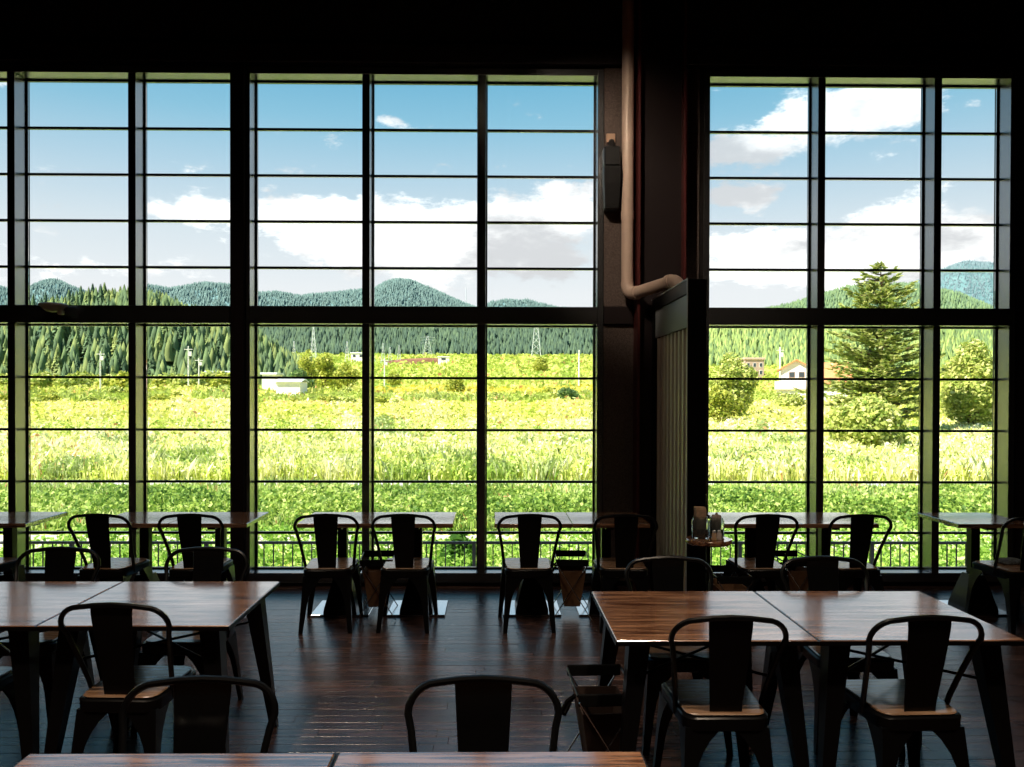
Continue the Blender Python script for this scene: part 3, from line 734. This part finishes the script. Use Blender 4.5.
blades(60000, 16.0, 23.3, .30, 1.6, [(.10, .22, .03), (.24, .42, .06), (.46, .60, .14), (.70, .76, .36)], 'bank_grass', 'long green grass growing through the weeds on the bank', 5.0, flat=.1)
def leafage(n, Xr, Y0, Y1, hfun, size, pal, name, label, seed, base=-1.05):
    Y = Y0 + (Y1 - Y0) * rng.random(n); X = Xr[0] + (Xr[1] - Xr[0]) * rng.random(n)
    hh = hfun(X, Y); Z = base + hh * rng.random(n) ** .55
    s = size * (.6 + .8 * rng.random(n))
    u = rng.standard_normal((n, 3)); u /= np.linalg.norm(u, axis=1)[:, None]
    v = rng.standard_normal((n, 3)); v[:, 2] *= .6; v -= u * (u * v).sum(1)[:, None]; v /= np.linalg.norm(v, axis=1)[:, None]
    c0 = np.stack([X, Y, Z], 1); V = np.empty((n, 4, 3))
    V[:, 0] = c0 - u * s[:, None]; V[:, 1] = c0 + v * s[:, None] * .55; V[:, 2] = c0 + u * s[:, None]; V[:, 3] = c0 - v * s[:, None] * .55
    q = np.clip(.45 + .3 * patch(X, Y, .9, seed) + .25 * rng.standard_normal(n), 0, .999) * (len(pal) - 1); i0 = q.astype(int); fr_ = (q - i0)[:, None]; pal = np.array(pal)
    c = pal[i0] * (1 - fr_) + pal[np.minimum(i0 + 1, len(pal) - 1)] * fr_
    o = fast_mesh(name, V.reshape(-1, 3), np.arange(n * 4).reshape(n, 4), 'leaves', np.repeat(c, 4, 0)); tag(o, label, 'weeds', kind='stuff')
leafage(140000, (-14.5, 17), 15.9, 23.2, lambda X, Y: np.maximum(.08, (.40 + .22 * patch(X, Y, .8, 4.) + .2 * patch(X, Y, 2.5, 5.)) * np.clip((Y - 15.7) / 1.2, .15, 1) * np.interp(Y, [18, 23.2], [1, .30])), .055,
        [(.08, .17, .03), (.22, .37, .06), (.42, .55, .11), (.64, .72, .27)], 'bank_weeds', 'leafy green weeds on the bank before the road', 6.0)
leafage(50000, (-7.5, 8.5), 9.5, 13.9, lambda X, Y: .42 + .22 * patch(X, Y, 1.1, 7.) + .15 * patch(X, Y, 3.1, 8.), .045,
        [(.12, .26, .03), (.24, .44, .06), (.42, .60, .12), (.62, .72, .32)], 'verge_plants', 'low leafy plants between railing and footpath', 9.0)

# --- shrubs and trees
PG = [(.18, .28, .05), (.40, .48, .10), (.62, .64, .20), (.80, .78, .38)]
PD = [(.06, .13, .05), (.12, .22, .07), (.20, .32, .09), (.32, .42, .14)]
PY = [(.16, .24, .03), (.36, .42, .06), (.56, .56, .10), (.70, .68, .20)]
def leaf_cloud(n, blobs, size, pal, shell=.55, flat=.7):
    """leaf quads spread through a set of ellipsoid blobs (cx,cy,cz,rx,ry,rz)"""
    bl = np.array(blobs); vol = (bl[:, 3] * bl[:, 4] * bl[:, 5]) ** .8; bi = rng.choice(len(bl), n, p=vol / vol.sum())
    d = rng.standard_normal((n, 3)); d /= np.linalg.norm(d, axis=1)[:, None]
    r_ = (shell + (1 - shell) * rng.random(n)) ** .8
    c0 = bl[bi, :3] + d * bl[bi, 3:] * r_[:, None]
    s = size * (.6 + .8 * rng.random(n))
    u = rng.standard_normal((n, 3)); u[:, 2] *= flat; u /= np.linalg.norm(u, axis=1)[:, None]
    v = np.cross(u, d + .5 * rng.standard_normal((n, 3))); v /= np.linalg.norm(v, axis=1)[:, None] + 1e-6
    V = np.empty((n, 4, 3)); V[:, 0] = c0 - u * s[:, None]; V[:, 1] = c0 + v * s[:, None] * .6; V[:, 2] = c0 + u * s[:, None]; V[:, 3] = c0 - v * s[:, None] * .6
    q = np.clip(.45 + .28 * rng.standard_normal(n), 0, .999) * (len(pal) - 1); i0 = q.astype(int); fr_ = (q - i0)[:, None]; pal = np.array(pal)
    c = pal[i0] * (1 - fr_) + pal[np.minimum(i0 + 1, len(pal) - 1)] * fr_
    return V.reshape(-1, 3), np.arange(n * 4).reshape(n, 4), np.repeat(c, 4, 0)
def shrub(name, loc, rx, h, n, size, pal, label, cat='shrub', group=None, nb=9, low=.12):
    e = empty(name, loc); blobs = []
    for i in range(nb):
        a = i * 2.4; q = rx * (.62 * math.sqrt(i / nb)); zc = h * (low + .25 + .35 * rnd.random()); rb = rx * rnd.uniform(.36, .55)
        blobs.append((q * math.cos(a), q * math.sin(a), zc, rb, rb, min(rb, h * .36)))
    blobs.append((0, 0, h * .72, rx * .5, rx * .5, h * .28)); blobs.append((0, 0, h * .35, rx * .8, rx * .8, h * .3))
    V, Fc, c = leaf_cloud(n, blobs, size, pal); fast_mesh('foliage', V, Fc, 'leaves', c, e)
    s = MB()
    for i in range(4):
        a = i * 1.7; s.tube([(0.03 * math.cos(a), .03 * math.sin(a), 0), (rx * .2 * math.cos(a), rx * .2 * math.sin(a), h * .3), (rx * .4 * math.cos(a), rx * .4 * math.sin(a), h * .6)], [.025 * h, .018 * h, .008 * h], 6)
    s.build('stems', 'bark', e)
    tag(e, label, cat, group); return e
def gz(X, Y): return float(ground_z(np.array(X), np.array(Y)))
def put(px, Y): X = at(px, 394, Y).x; return (X, Y, gz(X, Y) - .02)
def hgt(px, py, Y): return at(px, py, Y).z - put(px, Y)[2]
shrub('leafy_shrub', put(866, 38), 2.1, hgt(866, 396, 38), 11000, .12, PG, 'broad-leaved yellow-green shrub in front of the tall conifer')
shrub('round_tree', put(972, 60), 2.7, hgt(972, 338, 60), 13000, .15, PG, 'dense round light green tree right of the conifer', 'tree')
shrub('bushy_tree', put(731, 80), 2.7, hgt(731, 352, 80), 11000, .17, PG, 'bushy tree at the left edge of the right window', 'tree')
shrub('low_bush', put(716, 72), 1.6, hgt(716, 385, 72), 4500, .14, PY, 'low yellow-green bush below the bushy tree in the right window')
shrub('low_bush', put(788, 120), 2.6, hgt(788, 393, 120), 3000, .22, PG, 'low bush in front of the white house wall')
shrub('garden_shrub', (at(459, 560, 12.2).x, 12.2, -1.05), .33, hgt(459, 533, 12.2), 1500, .07, [(.04, .12, .015), (.09, .22, .03), (.18, .34, .05)], 'dark green shrub rising behind the railing below the middle window')
for i, (px, py, Y, rx) in enumerate(((325, 352, 230, 4.6), (308, 348, 215, 3.0), (345, 362, 220, 4.0), (300, 368, 200, 3.5), (455, 375, 190, 2.6), (393, 370, 260, 3.0), (568, 388, 150, 2.2), (540, 356, 380, 4.5))):
    lbs = ['rounded yellow-green tree before the substation masts', 'narrow yellow-green tree left of the rounded one before the masts', 'low rounded tree right of the masts in the middle window', 'dark low tree near the blue-white shed roof',
           'small round bush alone in the field left of the central mullion', 'small bush by the red earth bank', 'dark bush in the field at the right of the middle window', 'light bush at the foot of the tall lattice pylon']
    shrub('field_tree', put(px, Y), rx, hgt(px, py, Y), 2600, rx * .09, PD if i in (3, 6) else PY, lbs[i], 'tree')

# tall conifer at the right
def big_conifer():
    loc = put(880, 55); h = hgt(880, 262, 55); e = empty('tall_conifer', loc); V = []; Cc = []; tr_ = MB()
    tr_.tube([(0, 0, 0), (.03, 0, h * .5), (0, 0, h * .97)], [.24, .15, .03], 8); tr_.build('trunk', 'bark', e)
    br = MB(); pal = np.array([(.20, .28, .07), (.40, .46, .14), (.60, .62, .24), (.78, .76, .42)]); lev = 24
    for L_ in range(lev):
        t = L_ / (lev - 1); z = h * (.10 + .88 * t); ln = (4.7 * (1 - t) ** .62 * (1 if t > .1 else .8) + .15) * rnd.uniform(.85, 1.1)
        for k_ in range(7 if t < .9 else 4):
            a = k_ * 2 * math.pi / 7 + L_ * .9 + rnd.uniform(-.2, .2); l2 = ln * rnd.uniform(.6, 1.15); z = h * min(.98, .10 + .88 * (L_ + rnd.uniform(-.7, .7)) / (lev - 1)); d = np.array([math.cos(a), math.sin(a), 0]); sd_ = np.array([-d[1], d[0], 0])
            up = .10 + .35 * t
            if l2 > .6: br.tube([(0, 0, z), tuple(d * l2 * .5 + [0, 0, z + up * l2 * .3]), tuple(d * l2 * .95 + [0, 0, z + up * l2 * .8])], [.05, .03, .01], 5)
            m_ = max(4, int(l2 * 9))
            for j in range(m_):
                u = (j + .6) / m_; w = (.16 + .20 * (1 - u)) * l2 ** .5 * .8; off = (rnd.random() - .5) * 2 * w * 1.5
                c0 = d * l2 * u + sd_ * off + np.array([0, 0, z + up * l2 * u * u + rnd.uniform(-.08, .10)])
                for q in range(4):
                    dd = d * rnd.uniform(.2, .5) + sd_ * rnd.uniform(-.35, .35) + np.array([0, 0, rnd.uniform(-.05, .22)]); pp = np.cross(dd, [rnd.gauss(0, .5), rnd.gauss(0, .5), 1]); pp = pp / (np.linalg.norm(pp) + 1e-6) * .11
                    V += [c0 - dd * .2, c0 + dd * .35 + pp, c0 + dd, c0 + dd * .35 - pp]; cc = pal[min(3, int(abs(rnd.gauss(1.4, .8))))]; Cc += [cc] * 4
    br.build('branches', 'bark', e)
    V = np.array(V); fast_mesh('foliage', V, np.arange(len(V)).reshape(-1, 4), 'leaves', np.array(Cc), e)
    tag(e, 'tall layered conifer standing beyond the right window', 'tree')
big_conifer()

# forest conifers on the left hillside: a few variants, copied
def conifer_mesh(seed, tone):
    r2 = random.Random(seed); V = []; Fc = []; C_ = []
    def tri(a, b_, c, col):
        i = len(V); V.extend([a, b_, c]); Fc.append((i, i + 1, i + 2)); C_.extend([col] * 3)
    lev = 13
    for L_ in range(lev):
        t = L_ / lev; z0 = .10 + .80 * t; rr_ = .19 * (1 - t) ** .75 + .012; n = 11
        for k_ in range(n):
            a = 2 * math.pi * (k_ + r2.random()) / n; q = rr_ * r2.uniform(.7, 1.15); da = .36
            zt = z0 + .13 * r2.uniform(.9, 1.2); zb = z0 - .02 * r2.random()
            v_ = r2.uniform(.6, 1.5); col = tuple(min(1, c * v_) for c in tone)
            tri((0.02 * math.cos(a), .02 * math.sin(a), zt), (q * math.cos(a - da), q * math.sin(a - da), zb + .02), (q * 1.08 * math.cos(a), q * 1.08 * math.sin(a), zb - .015), col)
            tri((0.02 * math.cos(a), .02 * math.sin(a), zt), (q * 1.08 * math.cos(a), q * 1.08 * math.sin(a), zb - .015), (q * math.cos(a + da), q * math.sin(a + da), zb + .02), tuple(c * .9 for c in col))
    for k_ in range(5):
        a = 2 * math.pi * k_ / 5; b_ = 2 * math.pi * (k_ + 1) / 5
        tri((.02 * math.cos(a), .02 * math.sin(a), 0), (.02 * math.cos(b_), .02 * math.sin(b_), 0), (0, 0, .5), (.14, .09, .06))
    return np.array(V), np.array(Fc), np.array(C_)
TONES = [(.10, .16, .08), (.15, .21, .08), (.065, .115, .07), (.24, .29, .095)]
CON = []
def forest_tree(px, Y, base, h, v, label, group):
    if len(CON) <= v:
        V, Fc, c = conifer_mesh(v, TONES[v % 4]); o = fast_mesh('forest_conifer', V, Fc, 'far_trees', c); CON.append(o)
    else:
        o = bpy.data.objects.new('forest_conifer', CON[v].data); COL.objects.link(o)
    X = at(px, 350, Y).x; o.location = (X, Y, base); o.scale = (h, h, h); o.rotation_euler = (0, 0, rnd.uniform(0, 6.28))
    tag(o, label, 'tree', group); return o
# left wooded hill surface
def ridge_mesh(name, prof, Y, base_py, depth, mat, label, back=1.6, nx=120, ny=14, rough=.02):
    """hill whose skyline passes through the directions in prof when standing at distance Y"""
    pxs = np.linspace(prof[0][0], prof[-1][0], nx); pys = np.interp(pxs, [p[0] for p in prof], [p[1] for p in prof])
    top = np.array([list(at(a, b_, Y)) for a, b_ in zip(pxs, pys)]); V = []
    rs = np.array([patch(np.array(i * .35), np.array(0.), 1.0, Y * .01) for i in range(nx)])
    for j in range(ny):
        t = j / (ny - 1); yy = Y - depth * (1 - t); z0 = float(terr(np.array(min(Y - depth, 900)))) - 4
        s = np.sin(t * np.pi / 2) ** 1.25
        zz = z0 + (top[:, 2] - z0) * s + rough * (top[:, 2] - z0) * np.array([patch(np.array(i * .5), np.array(j * .9), 1.0, 2.) for i in range(nx)]) * np.sin(t * np.pi)
        V.append(np.stack([top[:, 0] * yy / Y, np.full(nx, yy), zz], 1))
    for b_ in (.35, 1.0):
        V.append(np.stack([top[:, 0], np.full(nx, Y + depth * back * b_), top[:, 2] * (1 - b_) + z0 * b_], 1))
    nyy = len(V); V = np.concatenate(V); ix = np.arange(nyy * nx).reshape(nyy, nx)
    fc = np.stack([ix[:-1, :-1], ix[:-1, 1:], ix[1:, 1:], ix[1:, :-1]], -1).reshape(-1, 4)
    o = fast_mesh(name, V, fc, mat); o.data.polygons.foreach_set('use_smooth', [True] * len(fc)); tag(o, label, 'hill', kind='structure')
    return o, V.reshape(nyy, nx, 3)[:ny]
def hill_forest(grid, n, h, tones, parent, seedless=0, spread=.23, n_side=5, conic=True, tmin=0.0):
    """woodland covering a hill: pointed crowns, one mesh"""
    ny, nx, _ = grid.shape; a = rng.random(n) * (nx - 1.001); b_ = (tmin + (1 - tmin) * rng.random(n)) * (ny - 1.001); i, j = b_.astype(int), a.astype(int); fi, fj = (b_ - i)[:, None], (a - j)[:, None]
    P = grid[i, j] * (1 - fi) * (1 - fj) + grid[i + 1, j] * fi * (1 - fj) + grid[i, j + 1] * (1 - fi) * fj + grid[i + 1, j + 1] * fi * fj
    H_ = h * (.7 + .6 * rng.random(n)); k_ = n_side; V = np.empty((n, 2 * k_ + 1, 3)); ph = rng.random(n) * 6.28
    for s in range(k_):
        an = ph + 2 * np.pi * s / k_; rr_ = H_ * spread * (.8 + .4 * rng.random(n))
        V[:, s] = P + np.stack([np.cos(an) * rr_, np.sin(an) * rr_, H_ * .12], 1)
        V[:, k_ + s] = P + np.stack([np.cos(an + .4) * rr_ * (.55 if conic else .8), np.sin(an + .4) * rr_ * (.55 if conic else .8), H_ * (.55 if conic else .7)], 1)
    V[:, 2 * k_] = P + np.stack([np.zeros(n), np.zeros(n), H_], 1)
    f = []
    for s in range(k_):
        t = (s + 1) % k_; f += [(s, t, k_ + t), (s, k_ + t, k_ + s), (k_ + s, k_ + t, 2 * k_)]
    f = np.array(f); FF = (f[None] + (np.arange(n) * (2 * k_ + 1))[:, None, None]).reshape(-1, 3)
    tn = np.array(tones); c = tn[rng.integers(0, len(tn), n)] * (.85 + .3 * rng.random((n, 1)))
    o = fast_mesh('woodland', V.reshape(-1, 3), FF, 'far_trees', np.repeat(c, 2 * k_ + 1, 0), parent); o['kind'] = 'stuff'
    return o
# nearest: wooded hill at the left (individual trees)
hl, gl_ = ridge_mesh('wooded_hill', [(-160, 335), (0, 330), (30, 325), (55, 319), (78, 314), (100, 310), (150, 311), (166, 316), (180, 322), (200, 330), (235, 340), (262, 350), (276, 362), (292, 374), (310, 382)], 360, 380, 110, 'hill_green', 'hill at the left covered with conifers')
LT = 'dark green conifer in the dense wood on the left hillside'; LG = 'conifers on the left hillside'
nt_ = 0
def wood_label(v, px, j):
    tone = ('green', 'mid green', 'dark green', 'yellow-green')[v % 4]
    where = 'in the leftmost pane' if px < 20 else 'left of the slim mullion' if px < 136 else 'right of the slim mullion' if px < 243 else 'in the middle window'
    row = 'at the foot of the wood' if j < 5 else 'halfway up the wood' if j < 10 else 'on the wooded skyline'
    return '%s conifer %s, %s' % (tone, row, where)
for j in (0, 2, 4, 6, 8, 9, 10, 11, 12, 13):
    row = gl_[j]; span = row[-1, 0] - row[0, 0]; n = 40
    for i in range(n):
        u = (i + rnd.uniform(.1, .9)) / n; k_ = int(u * 119); p = row[k_]
        pxx = 493 + (p[0] / p[1]) * F
        if pxx < -18 or pxx > 300: continue
        h = rnd.uniform(9.5, 14) * (1.0 if pxx < 150 else .85 if pxx < 240 else .7); v = rnd.choice((0, 0, 1, 1, 2, 3))
        v = min(v, len(CON)); forest_tree(pxx, p[1], p[2] - 1, h, v, wood_label(v, pxx, j), LG).location.x = p[0]; nt_ += 1
# bushes along the foot of the wood
hill_forest(gl_, 1600, 8, [(.09, .14, .07), (.12, .18, .075), (.19, .24, .085)], hl, n_side=5)
V, Fc, c = leaf_cloud(420, [(0, 0, .45, .5, .5, .45), (.4, 0, .35, .35, .35, .32), (-.4, .1, .38, .35, .35, .35), (0.1, -.3, .4, .35, .3, .4)], .12, PY, .7)
Vd, Fd, cd = leaf_cloud(420, [(0, 0, .45, .5, .5, .45), (.4, 0, .35, .35, .35, .32), (-.4, .1, .38, .35, .35, .35)], .12, PG, .7)
bmesh_a = fast_mesh('meadow_bush', V, Fc, 'leaves', c); bmesh_b = fast_mesh('meadow_bush', Vd, Fd, 'leaves', cd)
ub = [False, False]
def mbush(px, Y, s, v, label, group):
    src = (bmesh_a, bmesh_b)[v]
    if not ub[v]: o = src; ub[v] = True
    else: o = bpy.data.objects.new('meadow_bush', src.data); COL.objects.link(o)
    o.location = put(px, Y); o.scale = (s * 1.25, s, s); o.rotation_euler = (0, 0, rnd.uniform(0, 6.28)); tag(o, label, 'bush', group)
for i in range(34):
    mbush(-12 + i * 7.6 + rnd.uniform(-4, 4), rnd.uniform(225, 250), rnd.uniform(4.0, 6.5), i % 2, ('yellow-green' if i % 2 == 0 else 'light green') + ' bush along the foot of the left wood', 'bushes along the foot of the left wood')
for i in range(40):
    px = rnd.uniform(-10, 640); mbush(px, rnd.uniform(135, 160), rnd.uniform(1.2, 2.2), i % 2, ('yellow-green' if i % 2 == 0 else 'darker green') + ' round bush of the hedge strip in the ' + ('left' if px < 245 else 'middle') + ' window', 'bushes of the hedge strip across the field')
for i in range(26):
    px = rnd.uniform(20, 1000); mbush(px, rnd.uniform(175, 205), rnd.uniform(1.5, 3.0), i % 2, ('yellow-green' if i % 2 == 0 else 'darker green') + ' bush scattered on the upper meadow in the ' + ('left' if px < 245 else 'middle' if px < 640 else 'right') + ' window', 'scattered bushes of the upper meadow')
for i in range(14):
    mbush(rnd.uniform(705, 1000), rnd.uniform(85, 120), rnd.uniform(1.2, 2.4), i % 2, 'bush in the field below the house at the right', 'bushes in the field below the house')

# hills
def hill(name, prof, Y, depth, mat, label, n, h, tones, **kw):
    o, g = ridge_mesh(name, [(a, b_ + .8 * h / Y * F) for a, b_ in prof], Y, 375, depth, mat, label)
    hill_forest(g, n, h, tones, o, **kw)
TD = [(.060, .100, .070), (.072, .116, .075), (.090, .140, .082)]
TB = [(.115, .19, .18), (.125, .20, .19), (.14, .215, .20)]  # far woodland crowns, distance haze included in their colour
TL = [(.20, .28, .09), (.27, .35, .11), (.13, .20, .08)]
hill('forest_slope', [(215, 330), (260, 319), (330, 316), (480, 315), (560, 315), (640, 318), (700, 330)], 1100, 430, 'hill_green', 'dark conifer slope beyond the field in the middle window', 14000, 12, TD, n_side=4)
hill('forest_slope', [(640, 330), (700, 316), (760, 314), (830, 316), (930, 318), (1010, 325), (1060, 350)], 700, 260, 'hill_green', 'light green wooded slope behind the houses at the right', 12000, 8.5, TL, n_side=4)
hill('far_hill', [(-120, 300), (-60, 296), (0, 288), (20, 291), (36, 285), (48, 281), (58, 281), (72, 288), (90, 294), (130, 300), (150, 310)], 1900, 600, 'hill_haze_blue', 'hazy wooded hill at the far left', 9000, 9, TB, n_side=4)
hill('far_hill', [(110, 305), (143, 285), (155, 287), (168, 290), (185, 287), (205, 284), (232, 286), (258, 294), (275, 293), (300, 297), (330, 294), (361, 291), (390, 300)], 1800, 550, 'hill_haze_blue', 'long hazy wooded ridge behind the left column', 11000, 9, TB, n_side=4)
hill('round_hill', [(330, 312), (355, 301), (372, 291), (385, 283), (397, 280), (410, 281), (425, 287), (440, 293), (455, 300), (470, 306), (490, 314)], 1700, 450, 'hill_haze_blue', 'rounded wooded hill in the centre of the middle window', 12000, 8, TB, n_side=4)
hill('low_hill', [(470, 312), (484, 306), (492, 302), (505, 300), (520, 301), (530, 300), (540, 304), (560, 308), (600, 312), (660, 318)], 2000, 500, 'hill_haze_blue', 'low distant wooded hill right of the round hill', 5000, 9, TB, n_side=4)
hill('green_hill', [(680, 322), (740, 316), (787, 307), (805, 302), (825, 295), (850, 289), (880, 286), (921, 287), (960, 296), (1000, 312)], 1300, 450, 'hill_green', 'green sloping hill behind the tall conifer', 9000, 9, [(.14, .22, .11), (.17, .25, .12), (.12, .19, .11)], n_side=4)
hill('blue_mountain', [(860, 310), (910, 285), (941, 271), (955, 265), (966, 262), (980, 263), (996, 264), (1040, 272), (1120, 292)], 3800, 1100, 'hill_haze_blue', 'blue hazy mountain at the right edge', 14000, 10, [(.17, .25, .275), (.18, .26, .285), (.165, .24, .265)], n_side=4)  # blue-grey crown colours carry the mountain's haze, no volume used

# --- masts, poles, buildings
def pylon(px, py, Y, w, label, arms=True):
    loc = put(px, Y); h = hgt(px, py, Y); e = empty('lattice_pylon', loc); r_ = .10 * h / 30
    def cw(t): return w * (1 - t) ** 1.1 * .5 + w * .07
    for sx in (-1, 1):
        for sy in (-1, 1): MB().tube([(sx * cw(t), sy * cw(t), h * t) for t in (0, .25, .5, .75, 1)], r_ * 1.3, 4).build('corner_leg', 'pylon_steel', e)
    n = 7; br = MB()
    for i in range(n):
        t0, t1 = i / n, (i + 1) / n; a, b_ = cw(t0), cw(t1)
        for s in (-1, 1):
            br.tube([(-a, s * a, h * t0), (b_, s * b_, h * t1)], r_ * .8, 4); br.tube([(a, s * a, h * t0), (-b_, s * b_, h * t1)], r_ * .8, 4)
            br.tube([(s * a, -a, h * t0), (s * b_, b_, h * t1)], r_ * .8, 4); br.tube([(s * a, a, h * t0), (s * b_, -b_, h * t1)], r_ * .8, 4)
    br.build('lattice_bracing', 'pylon_steel', e)
    if arms:
        for t in (.66, .80, .93): MB().tube([(-w * .8, 0, h * t), (0, 0, h * t + .6), (w * .8, 0, h * t)], r_ * 1.3, 4).build('cross_arm', 'pylon_steel', e)
    tag(e, label, 'pylon', 'lattice masts beyond the field')
pylon(536, 312, 600, 6.0, 'tall lattice pylon standing at the edge of the dark conifer slope')
pylon(427.5, 336, 590, 6.5, 'lattice pylon with cross arms right of the red earth bank')
pylon(313.5, 326, 480, 3.4, 'slender lattice mast above the substation, tallest left of the middle mullion', False)
for i, (px, py) in enumerate(((277, 344), (294, 341), (287, 350), (347, 341), (373, 345), (383, 343), (390, 347), (399, 345))):
    lb = ['leftmost thin substation mast', 'tall thin substation mast left of the slender lattice mast', 'short substation mast between two taller ones', 'substation mast just left of the white building',
          'thin mast right of the window mullion, first of four', 'thin mast right of the window mullion, second of four', 'thin mast right of the window mullion, third of four', 'thin mast right of the window mullion, fourth of four'][i]
    pylon(px, py, 480, 2.4, lb, False)
def pole(px, py, Y, label, r_=.22, arm=True):
    loc = put(px, Y); h = hgt(px, py, Y); e = empty('utility_pole', loc)
    MB().tube([(0, 0, 0), (0, 0, h)], [r_, r_ * .7], 8).build('pole_shaft', 'pole_concrete', e, True)
    if arm:
        MB().box(-1.1, 1.1, -.06, .06, h * .92, h * .92 + .16).build('cross_arm', 'pole_concrete', e)
        MB().box(.25, .85, -.3, .3, h * .78, h * .88).build('transformer', 'pole_concrete', e)
    tag(e, label, 'pole', 'utility poles in the landscape')
pole(188.5, 346, 215, 'utility pole with transformer before the left wood'); pole(199, 358, 220, 'shorter pole right of the transformer pole')
pole(100.5, 351, 215, 'pale utility pole before the left wood under the transom'); pole(579, 350, 230, 'white pole alone on the meadow at the right of the middle window', .26, False)
pole(384.5, 358, 235, 'pole with small board right of the window mullion'); pole(780, 347, 235, 'pole beside the house with the gable roof', .3)

def gable_house():
    Y = 150; X0, X1 = at(780, 370, Y).x, at(813, 370, Y).x; zg = gz((X0 + X1) / 2, Y) - .3; e = empty('gable_house', ((X0 + X1) / 2, Y, zg), R(-19)); hw = (X1 - X0) / 2
    ze = at(781, 369, Y).z - zg; zp = at(796, 359, Y).z - zg; dp = 9.0
    wl = MB(); wl.loft([[(-hw + .4, y, 0), (hw - .4, y, 0), (hw - .4, y, ze), (0, y, zp - .25), (-hw + .4, y, ze)] for y in (0, dp)]); wl.build('wall', 'house_white', e)
    for s in (-1, 1):
        MB().loft([[(0, y, zp), (s * (hw + .3), y, ze - .15), (s * (hw + .3), y, ze - .4), (0, y, zp - .25)][::s] for y in (-.6, dp + .4)]).build('roof_slope', 'roof_orange', e)
    for x in (-.8, .9):
        w = MB().box(x - .55, x + .55, -.06, .05, ze - 1.6, ze - .5).build('window', 'house_brown', e); MB().box(x - .45, x + .45, -.09, -.055, ze - 1.5, ze - .6).build('pane', 'window_dark', w)
    # lower front roof and porch wall
    zl = at(790, 381, Y).z - zg; zl2 = at(790, 389, Y).z - zg
    MB().loft([[(x, -.1, zl), (x, -3.0, zl2), (x, -3.0, zl2 - .2), (x, -.1, zl - .2)] for x in (-hw - .8, hw + .3)]).build('porch_roof', 'roof_pink', e)
    MB().box(-hw - .4, hw, -2.6, -.11, 0, zl2 - .15).build('porch_wall', 'house_white', e)
    # wing running to the right with a tile roof
    wx = at(849, 370, Y).x - e.location.x; zr0 = at(830, 362, Y).z - zg; zr1 = at(830, 383, Y).z - zg
    MB().box(hw - .39, wx - .5, 1.2, 8, 0, zr1).build('wing_wall', 'house_white', e)
    for s, y1 in ((-1, .3), (1, 9)):
        MB().loft([[(x, 4.6, zr0), (x, y1, zr1), (x, y1, zr1 - .25), (x, 4.6, zr0 - .25)] for x in (hw + .35, wx)]).build('wing_roof', 'roof_orange', e)
    MB().box(hw + 1.5, wx - 2, -4, 1.1, 0, 1.6).build('garden_wall', 'house_white', e)
    tag(e, 'white gabled house with orange tile roof beyond the right window', 'house')
gable_house()
def block(name, px0, px1, pyt, Y, dp, wallm, roofm, label, nwin=0, gable=False, minh=2.5):
    X0, X1 = at(px0, 380, Y).x, at(px1, 380, Y).x; zg = gz((X0 + X1) / 2, Y) - .3; zt = max(minh, at(px0, pyt, Y).z - zg); e = empty(name, ((X0 + X1) / 2, Y, zg)); hw = (X1 - X0) / 2
    MB().box(-hw, hw, 0, dp, 0, zt * .82).build('wall', wallm, e)
    if gable: MB().loft([[(x, -.5, zt * .82), (x, dp / 2, zt), (x, dp + .5, zt * .82), (x, dp / 2, zt - .3)] for x in (-hw - .4, hw + .4)]).build('roof', roofm, e)
    else: MB().bbox(-hw - .4, hw + .4, -.4, dp + .4, zt * .82, zt * .90, .05).build('roof', roofm, e)
    for i in range(nwin):
        x = -hw + (i + .5) * 2 * hw / nwin
        for z in (zt * .62,) if nwin < 3 else (zt * .6, zt * .3):
            w = MB().box(x - hw / nwin * .5, x + hw / nwin * .5, -.06, .05, z - .9, z + .9).build('window', 'house_white', e); MB().box(x - hw / nwin * .4, x + hw / nwin * .4, -.1, -.055, z - .75, z + .75).build('pane', 'window_dark', w)
    tag(e, label, 'building')
block('brown_house', 745, 764, 355, 330, 8, 'house_brown', 'roof_pink', 'small brown two-storey house left of the gabled house', 3)
block('long_shed', 206, 232, 369, 262, 6, 'house_white', 'roof_pale', 'long white shed before the wood at the left column', 0)
block('field_shed', 276, 300, 378, 180, 7, 'house_white', 'roof_pale', 'shed with pale blue roof in the middle window', 0, True)
block('substation_building', 351, 364, 351, 485, 8, 'house_white', 'roof_pale', 'white flat building left of the window mullion', 2)
block('field_hut', 438, 449, 355.5, 476, 5, 'house_white', 'roof_pale', 'tiny white hut at the end of the red earth bank', 1)
block('meadow_shed', 262, 276, 370, 210, 6, 'house_white', 'roof_pale', 'low white shed at the left edge of the middle window', 0)
# red earth bank
BY = 480.0; o = MB()
o.loft([[(at(a, 360, BY).x, BY - 5, float(terr(BY - 5)) - 1), (at(a, 360, BY).x, BY - 2, at(a, t + 2, BY).z), (at(a, 360, BY).x, BY + 2, at(a, t, BY).z), (at(a, 360, BY).x, BY + 9, float(terr(BY + 9)) - 1)] for a, t in ((374, 365), (382, 362), (392, 360), (404, 358.6), (416, 358), (428, 357.5), (437, 358), (441, 360))])
o = o.build('earth_bank', 'earth_red')
tag(o, 'long red brown earth bank at the foot of the wooded slope', 'bank', kind='structure')

rm = empty('radio_mast', (at(466, 300, 1680).x, 1680, at(466, 306, 1680).z)); hm = at(466, 287, 1680).z - rm.location.z
for sx, sy in ((-1, -1), (1, -1), (0, 1)): MB().tube([(sx * 1.0, sy * 1.0, 0), (sx * .35, sy * .35, hm)], .45, 5).build('mast_leg', 'pylon_steel', rm)
for t in (.25, .5, .75): MB().tube([(-1, -.8, hm * t), (1, -.8, hm * t)], .4, 4).build('strut', 'pylon_steel', rm)
tag(rm, 'thin radio mast on the right flank of the round hill', 'mast')
